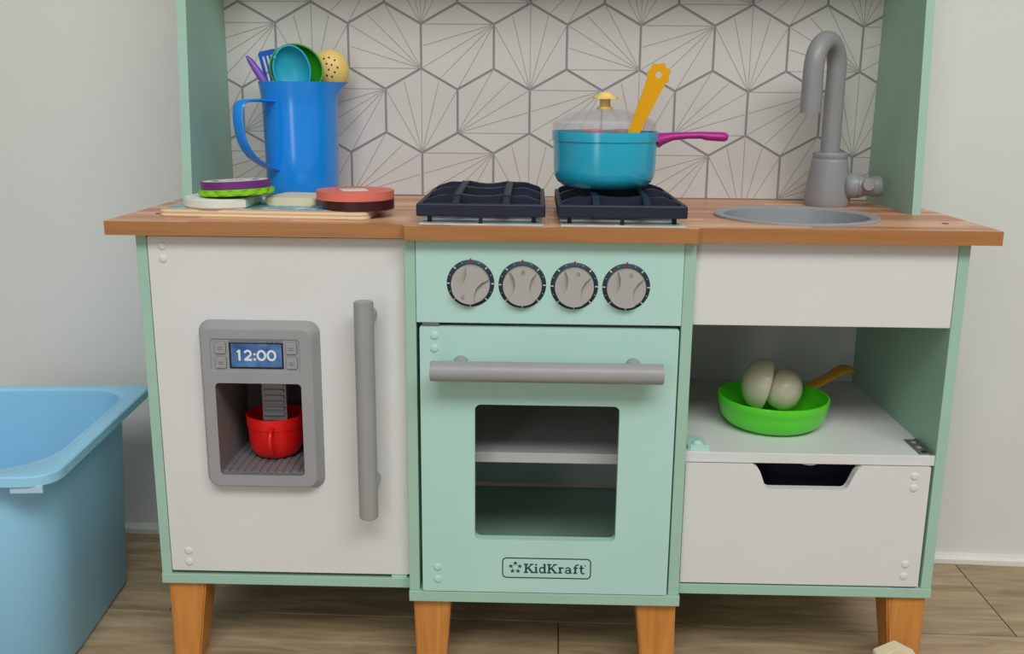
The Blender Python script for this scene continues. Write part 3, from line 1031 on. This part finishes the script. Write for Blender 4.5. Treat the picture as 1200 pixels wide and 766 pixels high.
for zc, (xs, fans) in rows.items():
    for i, fan in enumerate(fans):
        xc = xs + i * HWd
        hw, ve, ap = HWd / 2, VE / 2, VE / 2 + SL
        V = {'T': (xc, zc + ap), 'UR': (xc + hw, zc + ve), 'LR': (xc + hw, zc - ve), 'B': (xc, zc - ap), 'LL': (xc - hw, zc - ve), 'UL': (xc - hw, zc + ve)}
        k = 1 - GW / HWd
        hexa = [(xc + (V[o][0] - xc) * k, zc + (V[o][1] - zc) * k) for o in order]
        hexa = clip_poly(hexa, BX0, BX1, BZ0, BZ1)
        if len(hexa) < 3:
            continue
        bm = bmesh.new()
        f_ = [bm.verts.new((x, SPY, z)) for x, z in hexa]
        k_ = [bm.verts.new((x, SPY + 0.001, z)) for x, z in hexa]
        bm.faces.new(f_)
        for q in range(len(hexa)):
            bm.faces.new((f_[q], k_[q], k_[(q + 1) % len(hexa)], f_[(q + 1) % len(hexa)]))
        i0 = order.index(fan)
        opp = [V[order[(i0 + j) % 6]] for j in (2, 3, 4)]
        mids = [opp[0], tuple((opp[0][q] + opp[1][q]) / 2 for q in (0, 1)), opp[1], tuple((opp[1][q] + opp[2][q]) / 2 for q in (0, 1)), opp[2]]
        o0 = V[fan]
        for m in mids:
            dx, dz = m[0] - o0[0], m[1] - o0[1]
            L = math.hypot(dx, dz)
            ux, uz = dx / L, dz / L
            a = (o0[0] + ux * 0.0035, o0[1] + uz * 0.0035)
            c = (m[0] - ux * 0.0035, m[1] - uz * 0.0035)
            w = 0.0005
            quad = [(a[0] - uz * w, a[1] + ux * w), (c[0] - uz * w, c[1] + ux * w), (c[0] + uz * w, c[1] - ux * w), (a[0] + uz * w, a[1] - ux * w)]
            quad = clip_poly(quad, BX0, BX1, BZ0, BZ1)
            if len(quad) >= 3:
                bm.faces.new([bm.verts.new((x, SPY - 0.0002, z)) for x, z in quad]).material_index = 1
        me_org = (xc, SPY, zc)
        for fc in bm.faces:
            pass
        obj('tile', bm, [M['tile'], M['fanline']], bs, org=me_org)

# ------------------------------------------------------------------ things on the counter
def shell(prof, th):
    """Outer profile (r,h) bottom to rim -> closed profile with inner wall."""
    inner = [(max(r - th, 0.0), h + (th if i == 0 else 0)) for i, (r, h) in enumerate(prof)]
    inner = [(r, max(h, prof[0][1] + th)) for r, h in inner]
    return [(0, prof[0][1])] + prof + inner[::-1] + [(0, prof[0][1] + th)]


# blue jug
JX, JY = -0.3515, 0.2550
jug = empty('jug', (JX, JY, T), None, 'tall blue plastic jug with handle and spout, full of toy utensils', 'jug')
prof = [(0.0485, 0.0), (0.0500, 0.003), (0.0508, 0.02), (0.0518, 0.08), (0.0526, 0.128), (0.0530, 0.137), (0.0548, 0.152), (0.0566, 0.163), (0.0568, 0.1645)]
bm = lathe(shell(prof, 0.0022), (JX, JY, T), 64)
for v in bm.verts:           # pull the rim out into a spout on the right
    h = v.co.z - T
    if h > 0.148:
        a = math.atan2(v.co.y - JY, v.co.x - JX)
        wgt = math.exp(-(a / 0.26) ** 2) * ((h - 0.148) / 0.0165)
        v.co.x += 0.0125 * wgt
obj('jug_body', bm, M['blue'], jug, smooth=40)
hp = []
ctrl = [(0.0490, 0.7285), (0.0800, 0.7300), (0.1010, 0.7280), (0.1085, 0.7180), (0.1085, 0.6950), (0.1030, 0.6740), (0.0900, 0.6560), (0.0700, 0.6430), (0.0500, 0.6350)]
HA = R(235)
for i in range(len(ctrl) - 1):
    for t in (0, 0.33, 0.66):
        p0, p1, p2, p3 = ctrl[max(i - 1, 0)], ctrl[i], ctrl[i + 1], ctrl[min(i + 2, len(ctrl) - 1)]
        q = [0.5 * (2 * p1[c] + (p2[c] - p0[c]) * t + (2 * p0[c] - 5 * p1[c] + 4 * p2[c] - p3[c]) * t * t + (3 * p1[c] - p0[c] - 3 * p2[c] + p3[c]) * t ** 3) for c in (0, 1)]
        hp.append((JX + q[0] * math.cos(HA), JY + q[0] * math.sin(HA), q[1]))
hp.append((JX + ctrl[-1][0] * math.cos(HA), JY + ctrl[-1][0] * math.sin(HA), ctrl[-1][1]))
bm = tube(hp, 0.0050, 16, flat=(2.1, 0.5, (0, 0, 1)))
obj('jug_handle', bm, M['blue'], jug, smooth=60)


def bowl(c, rx, rz, depth, tilt=0.0, yaw=0.0, pitch=0.0, th=0.002, n=32, rings=8, sign=1):
    """Spoon bowl: thin half-ellipsoid opening towards the viewer (sign 1) or away (sign -1)."""
    bm = bmesh.new()
    surf = []
    for s, off in ((0, 0.0), (1, th)):
        lay = []
        for k in range(rings + 1):
            a = math.pi / 2 * k / rings
            ring = []
            for i in range(n):
                t = 2 * math.pi * i / n
                ring.append(bm.verts.new((math.cos(a) * (rx - off) * math.cos(t), sign * math.sin(a) * (depth - off), math.cos(a) * (rz - off) * math.sin(t))) if k < rings else None)
            if k == rings:
                v = bm.verts.new((0, sign * (depth - off), 0))
                ring = [v] * n
            lay.append(ring)
        surf.append(lay)
        for k in range(rings):
            for i in range(n):
                j = (i + 1) % n
                vs_ = [lay[k][i], lay[k][j], lay[k + 1][j], lay[k + 1][i]]
                u_ = []
                for v in vs_:
                    if v not in u_:
                        u_.append(v)
                bm.faces.new(u_)
    for i in range(n):
        j = (i + 1) % n
        bm.faces.new((surf[0][0][i], surf[0][0][j], surf[1][0][j], surf[1][0][i]))
    mt = Matrix.Translation(Vector(c)) @ Matrix.Rotation(R(yaw), 4, 'Z') @ Matrix.Rotation(R(tilt), 4, 'Y') @ Matrix.Rotation(R(pitch), 4, 'X')
    bmesh.ops.transform(bm, matrix=mt, verts=bm.verts)
    return bm


def stick(name, p0, p1, r, m, parent, flat=(1.0, 0.6, (0, 1, 0))):
    p0, p1 = Vector(p0), Vector(p1)
    return obj(name, tube([p0 + (p1 - p0) * t for t in (0, 0.3, 0.7, 1)], r, 12, flat=flat), m, parent, smooth=50)


U = empty('ladle', (-0.351, 0.275, T + 0.004), None, 'large green plastic ladle behind the teal one in the blue jug', 'ladle', 'toy utensils in the jug')
obj('ladle_bowl', bowl((-0.3545, 0.2520, 0.7730), 0.0385, 0.0345, 0.018, tilt=18, pitch=-4), M['green2'], U, smooth=60)
stick('ladle_handle', (-0.352, 0.269, 0.750), (-0.340, 0.262, T + 0.006), 0.005, M['green2'], U)

U = empty('ladle', (-0.362, 0.235, T + 0.004), None, 'small teal plastic ladle at the front of the blue jug', 'ladle', 'toy utensils in the jug')
obj('ladle_bowl', bowl((-0.3560, 0.2330, 0.7710), 0.0265, 0.0340, 0.017, tilt=-6, pitch=6), M['teal2'], U, smooth=60)
stick('ladle_handle', (-0.356, 0.246, 0.748), (-0.358, 0.235, T + 0.006), 0.005, M['teal2'], U)
obj('ladle_nub', lathe([(0, 0.003), (0.002, 0.0025), (0.003, 0), (0, -0.001)], (-0.3790, 0.2330, 0.7870), 12, 'Y'), M['teal2'], U, smooth=60)

U = empty('skimmer', (-0.318, 0.268, T + 0.004), None, 'pale yellow skimmer with round holes in the blue jug', 'skimmer', 'toy utensils in the jug')
yb = bowl((-0.3145, 0.2880, 0.7720), 0.0280, 0.0295, 0.019, tilt=0, th=0.002, sign=-1, pitch=0)
ybo = obj('skimmer_head', yb, M['yellow'], U, smooth=60)
for hx, hz in ((-0.3190, 0.7880), (-0.3120, 0.7895), (-0.3040, 0.7860), (-0.3150, 0.7810), (-0.3080, 0.7795), (-0.3000, 0.7760), (-0.3120, 0.7730), (-0.3040, 0.7695), (-0.3150, 0.7650), (-0.3080, 0.7635)):
    ex, ez = (hx + 0.3145) / 0.0280, (hz - 0.7720) / 0.0295
    yv = 0.2880 - 0.019 * math.sqrt(max(0.0, 1 - ex * ex - ez * ez)) - 0.0008
    nrm = Vector((ex / 0.0280, -math.sqrt(max(0.05, 1 - ex * ex - ez * ez)) / 0.019, ez / 0.0295)).normalized()
    bm = lathe([(0, 0.0006), (0.0013, 0.0004), (0.0013, -0.002), (0, -0.002)], (0, 0, 0), 10)
    bmesh.ops.transform(bm, matrix=Matrix.Translation((hx, yv + 0.0006, hz)) @ nrm.to_track_quat('Z', 'Y').to_matrix().to_4x4(), verts=bm.verts)
    obj('drain_hole', bm, M['hole'], U)
stick('skimmer_handle', (-0.314, 0.278, 0.746), (-0.326, 0.272, T + 0.006), 0.005, M['yellow'], U)

U = empty('slotted_turner', (-0.385, 0.258, T + 0.004), None, 'dark blue slotted turner leaning left in the blue jug', 'spatula', 'toy utensils in the jug')
o_ = [(-0.013, 0.0), (0.013, 0.0), (0.0125, 0.050), (0.0095, 0.053), (-0.0105, 0.053), (-0.0135, 0.050)]
slots = [rrect(-0.0088 + k * 0.0058, -0.0060 + k * 0.0058, 0.010, 0.046, 0.0012, 3) for k in range(4)]
bm = plate(o_, slots, -0.0012, 0.0012, 'Y')
bmesh.ops.transform(bm, matrix=Matrix.Translation((-0.3835, 0.2560, 0.7465)) @ Matrix.Rotation(R(-13), 4, 'Y') @ Matrix.Rotation(R(14), 4, 'Z'), verts=bm.verts)
obj('turner_blade', bm, M['blue2'], U)
stick('turner_handle', (-0.3835, 0.256, 0.752), (-0.375, 0.266, T + 0.006), 0.005, M['blue2'], U)

U = empty('spoon', (-0.385, 0.24, T + 0.004), None, 'purple plastic spoon handle leaning far left in the blue jug', 'spoon', 'toy utensils in the jug')
bm = tube([(-0.4200, 0.240, 0.7895), (-0.4150, 0.240, 0.7830), (-0.4030, 0.240, 0.7650), (-0.3935, 0.240, 0.7500), (-0.3860, 0.236, 0.690), (-0.3790, 0.233, 0.640)], [0.0016, 0.0042, 0.0058, 0.0058, 0.0050, 0.004], 12)
obj('spoon_handle', bm, M['purple'], U, smooth=60)
obj('spoon_bowl', bowl((-0.3770, 0.2320, 0.6200), 0.010, 0.020, 0.006), M['purple'], U, smooth=60)

# cutting board with food slices
def rot2(pts, cx, cy, deg):
    c, s = math.cos(R(deg)), math.sin(R(deg))
    return [(cx + x * c - y * s, cy + x * s + y * c) for x, y in pts]


BT = T + 0.0098
cb = empty('cutting_board', (-0.3440, 0.110, T), None, 'thin birch plywood board with a blue printed top', 'cutting board')
bm = plate(rot2(rrect(-0.1315, 0.1315, -0.080, 0.080, 0.012), -0.3440, 0.1035, -4), [], T + 0.0003, BT, 'Z')
obj('board_body', bm, M['ply'], cb)
bm = plate(rot2(rrect(-0.1245, 0.1245, -0.073, 0.073, 0.009), -0.3440, 0.1035, -4), [], BT - 0.0002, BT + 0.0002, 'Z')
obj('printed_top', bm, M['print'], cb)


def slab(name, outline, z0, z1, m, parent=None, bev=0.0015, tilt=None, piv=None):
    bm = plate(outline, [], z0, z1, 'Z')
    bmesh.ops.bevel(bm, geom=[e for e in bm.edges if abs(e.verts[0].co.z - e.verts[1].co.z) < 1e-6], offset=bev, segments=2, affect='EDGES')
    if tilt:
        bmesh.ops.transform(bm, matrix=Matrix.Translation(piv) @ tilt @ Matrix.Translation(-Vector(piv)), verts=bm.verts)
    return obj(name, bm, m, parent, smooth=40)


# white slice: bulging front, straight right edge
pts = [(0.047, 0.045), (0.047, -0.030), (0.030, -0.041), (0.010, -0.046), (-0.012, -0.044), (-0.032, -0.034), (-0.046, -0.018), (-0.048, 0.004), (-0.046, 0.040), (-0.036, 0.048), (0.040, 0.048)]
o = slab('bread_slice', [(-0.4135 + x * 0.88, 0.0690 + y) for x, y in pts], BT + 0.0003, BT + 0.0120, M['offwhite'])
tag(o, 'flat white wooden food slice under the green lettuce on the board', 'toy food', 'wooden food slices on the board')
tl = Matrix.Rotation(R(-2.5), 4, 'Y') @ Matrix.Rotation(R(-1.5), 4, 'X')
sc_ = [((0.0475 + 0.0018 * math.cos(15 * 2 * math.pi * i / 90)) * math.cos(2 * math.pi * i / 90), (0.0475 + 0.0018 * math.cos(15 * 2 * math.pi * i / 90)) * math.sin(2 * math.pi * i / 90)) for i in range(90)]
ZL = BT + 0.0145
o = slab('lettuce_slice', [(-0.3925 + x * 0.95, 0.0730 + y * 0.95) for x, y in sc_], ZL, ZL + 0.0078, M['leaf'], tilt=tl, piv=(-0.3890, 0.073, ZL))
tag(o, 'lime green wavy-edged lettuce slice under the purple disc', 'toy food', 'wooden food slices on the board')
ZP = ZL + 0.0082
on = empty('onion_slice', (-0.3930, 0.073, ZP), None, 'purple onion slice with white rings on top of the stack', 'toy food', 'wooden food slices on the board')
slab('slice_body', [(-0.3930 + x, 0.0730 + y) for x, y in circle(0, 0, 0.0425, 48)], ZP, ZP + 0.0092, M['plum'], on, tilt=tl, piv=(-0.3890, 0.073, ZL))
for r0, r1 in ((0.030, 0.040), (0.012, 0.022)):
    bm = plate(circle(-0.3930, 0.073, r1, 40), [circle(-0.3930, 0.073, r0, 40)], ZP + 0.0090, ZP + 0.0095, 'Z')
    bmesh.ops.transform(bm, matrix=Matrix.Translation((-0.3890, 0.073, ZL)) @ tl @ Matrix.Translation((0.3890, -0.073, -ZL)), verts=bm.verts)
    obj('white_ring', bm, M['offwhite'], on)
o = slab('cheese_slice', rot2(rrect(-0.034, 0.034, -0.036, 0.036, 0.005), -0.3205, 0.1080, -10), BT + 0.0003, BT + 0.0105, M['cream'])
tag(o, 'cream square wooden slice in front of the blue jug', 'toy food', 'wooden food slices on the board')
o = slab('burger_patty', [(-0.2365 + x, 0.0590 + y) for x, y in circle(0, 0, 0.0440, 48)], BT + 0.0003, BT + 0.0118, M['maroon'])
tag(o, 'dark maroon round disc under the coral one', 'toy food', 'wooden food slices on the board')
tm = empty('tomato_slice', (-0.2410, 0.063, BT + 0.0120), None, 'coral pink round slice with pale print on the dark disc', 'toy food', 'wooden food slices on the board')
slab('slice_body', [(-0.2410 + x, 0.0630 + y) for x, y in circle(0, 0, 0.0480, 48)], BT + 0.0120, BT + 0.0225, M['coral'], tm)
bm = plate(rot2(rrect(-0.018, 0.014, -0.020, 0.014, 0.006), -0.2410, 0.063, 20), [], BT + 0.0224, BT + 0.0228, 'Z')
obj('pale_print', bm, M['offwhite'], tm)

# saucepan with lid and turner
PX, PY = 0.0712, 0.1150
PZ = T + 0.0348
pot = empty('saucepan', (PX, PY, PZ), None, 'teal toy saucepan with magenta handle on the right burner', 'saucepan')
prof = [(0.0440, 0.0), (0.0460, 0.0006), (0.0540, 0.0030), (0.0602, 0.0075), (0.0640, 0.0145), (0.0650, 0.022), (0.0656, 0.050), (0.0660, 0.0575), (0.0672, 0.0585), (0.0678, 0.0695), (0.0676, 0.0705)]
obj('pan_body', lathe(shell(prof, 0.0022), (PX, PY, PZ), 72), M['teal'], pot, smooth=35)
bm = tube([(PX + 0.0650, PY, PZ + 0.0590), (PX + 0.0720, PY, PZ + 0.0615), (PX + 0.0850, PY, PZ + 0.0645), (PX + 0.1050, PY, PZ + 0.0660), (PX + 0.1220, PY, PZ + 0.0665), (PX + 0.1280, PY, PZ + 0.0655),
           (PX + 0.1450, PY, PZ + 0.0648), (PX + 0.1520, PY, PZ + 0.0646), (PX + 0.1550, PY, PZ + 0.0645)],
          [0.0098, 0.0078, 0.0052, 0.0044, 0.0046, 0.0055, 0.0060, 0.0058, 0.0040], 18, flat=(1.7, 1.0, (0, 0, 1)))
obj('pan_handle', bm, M['magenta'], pot, smooth=60)
lid = empty('pot_cover', (PX, PY + 0.004, PZ + 0.0705), None, 'clear domed plastic lid with yellow flower knob', 'lid')
LX, LY, LZ = PX - 0.0008, PY + 0.0085, PZ + 0.0710
prof_o = [(0.0665, 0.0), (0.0668, 0.0100), (0.0652, 0.0120), (0.0600, 0.0148), (0.0490, 0.0200), (0.0360, 0.0240), (0.0230, 0.0265), (0.0120, 0.0278), (0.0, 0.0280)]
prof_i = [(r - 0.0014 if r > 0.002 else 0.0, h - (0.0012 if i else 0.0)) for i, (r, h) in enumerate(prof_o)]
bm = lathe(prof_o + prof_i[::-1] + [prof_o[0]], (LX, LY, LZ), 64)
obj('lid_dome', bm, M['lid'], lid, smooth=40, label='clear plastic dome')
fl = []
for i in range(72):
    a = 2 * math.pi * i / 72
    r_ = 0.0198 + 0.0020 * math.cos(6 * a)
    fl.append((LX + r_ * math.cos(a), LY + r_ * math.sin(a)))
bm = lathe([(0, 0.0255), (0.0100, 0.0255), (0.0102, 0.0290), (0.0070, 0.0300), (0.0068, 0.0385), (0.0150, 0.0396), (0.0, 0.0396)], (LX, LY, LZ), 32)
merge(bm, plate(fl, [], LZ + 0.0390, LZ + 0.0410, 'Z'))
merge(bm, lathe([(0.0150, 0.0408), (0.0100, 0.0440), (0.0082, 0.0470), (0.0050, 0.0478), (0, 0.0478)], (LX, LY, LZ), 32))
obj('lid_knob', bm, M['knob_yellow'], lid, smooth=40, label='yellow flower-shaped knob')

# yellow turner leaning out of the pan
sp = empty('turner', (0.079, 0.0665, PZ + 0.012), None, 'yellow turner with flower-shaped handle end standing in the teal saucepan', 'spatula')
p0, p1 = Vector((0.0790, 0.0665, PZ + 0.012)), Vector((0.1335, 0.0550, 0.7765))
ax = (p1 - p0).normalized()
L = (p1 - p0).length
nv = Vector((0, -1, 0))
nv = (nv - ax * nv.dot(ax)).normalized()
sv = ax.cross(nv).normalized()
outl = []
# flower-shaped end of six small petals, then a tapering shaft
fc = L - 0.0128
for t in [-118 + 236 * i / 59 for i in range(60)]:
    rr = 0.0134 + 0.0014 * math.cos(R(t * 7))
    outl.append((rr * math.sin(R(t)), fc + rr * math.cos(R(t))))
half_w = [(0.0106, fc - 0.016), (0.0066, 0.060), (0.0060, 0.045), (0.0075, 0.030), (0.0080, 0.006), (0.007, 0.0)]
poly = outl + [(w, h) for w, h in half_w] + [(-w, h) for w, h in half_w[::-1]]
bm = plate(poly, [circle(0, fc, 0.0038, 16)], -0.0013, 0.0013, 'Y')
mt = Matrix(((sv.x, -nv.x, ax.x, p0.x), (sv.y, -nv.y, ax.y, p0.y), (sv.z, -nv.z, ax.z, p0.z), (0, 0, 0, 1)))
bmesh.ops.transform(bm, matrix=mt, verts=bm.verts)
obj('turner_shaft', bm, M['amber'], sp)

# red food lying in the saucepan, seen through the lid
for (x, y, z, r_, lab, nm) in ((0.0560, 0.1050, PZ + 0.0590, 0.0150, 'bright red toy food piece inside the teal saucepan, left of the two', 'toy_food'),
                               (0.0930, 0.1150, PZ + 0.0590, 0.0180, 'crimson toy food piece inside the teal saucepan, right of the two', 'toy_food')):
    bm = lathe([(0, -0.057), (r_ * 0.6, -0.057), (r_, -0.045), (r_, 0.007), (r_ * 0.85, 0.0135), (0, 0.0145)], (x, y, z), 24)
    o = obj(nm, bm, M['red'] if x < 0.08 else M['fooddark'], smooth=50)
    tag(o, lab, 'toy food')

# ------------------------------------------------------------------ in the dispenser and on the open shelf
CX, CY, CZ = -0.3520, 0.0550, 0.2778
cup = empty('cup', (CX, CY, CZ), None, 'small red plastic cup standing in the grey dispenser', 'cup')
prof = [(0.0220, 0.0), (0.0250, 0.0010), (0.0300, 0.0050), (0.0338, 0.0130), (0.0352, 0.0240), (0.0362, 0.0400), (0.0372, 0.0410), (0.0380, 0.0550), (0.0378, 0.0560)]
obj('cup_body', lathe(shell(prof, 0.0018), (CX, CY, CZ), 56), M['red'], cup, smooth=40)
bm = tube([(CX + 0.004, CY - 0.0345, CZ + 0.046), (CX + 0.0045, CY - 0.046, CZ + 0.044), (CX + 0.0048, CY - 0.052, CZ + 0.034), (CX + 0.0048, CY - 0.049, CZ + 0.020), (CX + 0.004, CY - 0.0335, CZ + 0.010)], 0.0032, 12)
obj('cup_handle', bm, M['red'], cup, smooth=60)

QX, QY = 0.3090, 0.1180
pan = empty('frying_pan', (QX, QY, ZS), None, 'lime green toy frying pan with yellow handle on the open shelf', 'frying pan')
prof = [(0.0500, 0.0), (0.0530, 0.0006), (0.0545, 0.0014), (0.0620, 0.0060), (0.0680, 0.0130), (0.0706, 0.0220), (0.0718, 0.0300), (0.0728, 0.0312), (0.0736, 0.0405), (0.0733, 0.0412)]
obj('pan_body', lathe(shell(prof, 0.0022), (QX, QY, ZS), 72), M['lime'], pan, smooth=35)
hd = Vector((0.64, 0.54, 0)).normalized()
e0 = Vector((QX, QY, ZS)) + hd * 0.0715 + Vector((0, 0, 0.0340))
pts = [e0 + hd * s + Vector((0, 0, h)) for s, h in ((0, 0), (0.012, 0.0020), (0.035, 0.0055), (0.065, 0.0105), (0.082, 0.0135), (0.094, 0.0140), (0.106, 0.0115), (0.112, 0.0095))]
bm = tube(pts, [0.0060, 0.0056, 0.0052, 0.0054, 0.0066, 0.0074, 0.0070, 0.0045], 16, flat=(1.7, 0.9, (0, 0, 1)))
obj('pan_handle', bm, M['orange'], pan, smooth=60)

ms = empty('mushroom', (0.308, 0.142, ZS + 0.004), None, 'cream toy mushroom lying on its side in the green pan', 'mushroom')
MM = Matrix.Translation((0.3030, 0.1420, 0.3560)) @ Matrix.Rotation(R(-6), 4, 'Z') @ Matrix.Rotation(R(-77), 4, 'Y')
# lathe axis: +h points from the stem towards the cap top
bm = lathe([(0, 0.0), (0.024, -0.0005), (0.0345, -0.0015), (0.0358, 0.0), (0.0360, 0.003), (0.0348, 0.009), (0.0313, 0.017), (0.0245, 0.0242), (0.0140, 0.0295), (0.0065, 0.0315), (0, 0.0320)], (0, 0, 0), 40)
bmesh.ops.transform(bm, matrix=MM, verts=bm.verts)
obj('mushroom_cap', bm, M['mushroom'], ms, smooth=32)
bm = lathe([(0, -0.0500), (0.0100, -0.0490), (0.0190, -0.0450), (0.0255, -0.0380), (0.0285, -0.0290), (0.0280, -0.0210), (0.0246, -0.0120), (0.0185, -0.0050), (0.0150, 0.0), (0, 0.001)], (0, 0, 0), 36)
bmesh.ops.transform(bm, matrix=MM, verts=bm.verts)
obj('mushroom_stem', bm, M['mushroom'], ms, smooth=50)

# ------------------------------------------------------------------ storage tub on the floor
TX, TY = -0.7440, 0.0880
tub = empty('storage_tub', (TX, TY, 0), None, 'light blue plastic storage tub on the floor beside the play kitchen', 'storage tub')
TM = Matrix.Translation((TX, TY, 0)) @ Matrix.Rotation(R(4.2), 4, 'Z')


def loop(bm, hx, hy, r, z, n=8, rf=None):
    pts_ = []
    rf = rf or r
    for cx, cy, a0, q in ((hx - r, hy - r, 0, r), (-hx + r, hy - r, 90, r), (-hx + rf, -hy + rf, 180, rf), (hx - rf, -hy + rf, 270, rf)):
        pts_ += [(cx + q * math.cos(R(a0 + 90 * i / n)), cy + q * math.sin(R(a0 + 90 * i / n))) for i in range(n + 1)]
    return [bm.verts.new((x, y, z)) for x, y in pts_]


def skin(bm, loops):
    for a, c in zip(loops, loops[1:]):
        n = len(a)
        for i in range(n):
            bm.faces.new((a[i], a[(i + 1) % n], c[(i + 1) % n], c[i]))


bm = bmesh.new()
LPS = [loop(bm, 0.104, 0.147, 0.046, 0.0004, rf=0.072), loop(bm, 0.110, 0.154, 0.052, 0.0012, rf=0.078), loop(bm, 0.114, 0.158, 0.056, 0.006, rf=0.082), loop(bm, 0.127, 0.168, 0.062, 0.282, rf=0.088), loop(bm, 0.127, 0.168, 0.062, 0.2945, rf=0.088),
       loop(bm, 0.124, 0.165, 0.060, 0.2945, rf=0.086), loop(bm, 0.111, 0.155, 0.054, 0.008, rf=0.080), loop(bm, 0.102, 0.145, 0.044, 0.004, rf=0.070)]
skin(bm, LPS)
bm.faces.new(LPS[0])
bm.faces.new(LPS[-1])
bmesh.ops.transform(bm, matrix=TM, verts=bm.verts)
obj('tub_body', bm, M['tub'], tub, smooth=40)
bm = bmesh.new()
LPS = [loop(bm, 0.1255, 0.1665, 0.061, 0.2870, rf=0.087), loop(bm, 0.1475, 0.1865, 0.020, 0.2830, rf=0.032), loop(bm, 0.1500, 0.1890, 0.022, 0.2845, rf=0.034), loop(bm, 0.1500, 0.1890, 0.022, 0.2955, rf=0.034), loop(bm, 0.1485, 0.1875, 0.021, 0.2970, rf=0.033),
       loop(bm, 0.1310, 0.1725, 0.066, 0.2970, rf=0.090), loop(bm, 0.1282, 0.1697, 0.064, 0.2952, rf=0.089), loop(bm, 0.1255, 0.1665, 0.061, 0.2910, rf=0.087), loop(bm, 0.1255, 0.1665, 0.061, 0.2870, rf=0.087)]
skin(bm, LPS)
bmesh.ops.transform(bm, matrix=TM, verts=bm.verts)
obj('tub_rim', bm, M['tub'], tub, smooth=40)
bm = bmesh.new()
box(bm, 0.098, 0.136, -0.1865, -0.1830, 0.2755, 0.2850, 0.0008)
bmesh.ops.transform(bm, matrix=TM, verts=bm.verts)
obj('label_clip', bm, M['tubtab'], tub)

# ------------------------------------------------------------------ pointed block at the lower right
bm = plate([(-0.025, 0.0), (0.025, 0.0), (0.025, 0.069), (0.0, 0.082), (-0.025, 0.069)], [], -0.010, 0.010, 'Y')
bmesh.ops.bevel(bm, geom=bm.edges[:], offset=0.001, segments=2, affect='EDGES')
bmesh.ops.translate(bm, vec=(0.4390, -0.055, 0), verts=bm.verts)
o = obj('toy_block', bm, M['cream'])
tag(o, 'small cream pointed block on the floor before the right leg', 'toy block')
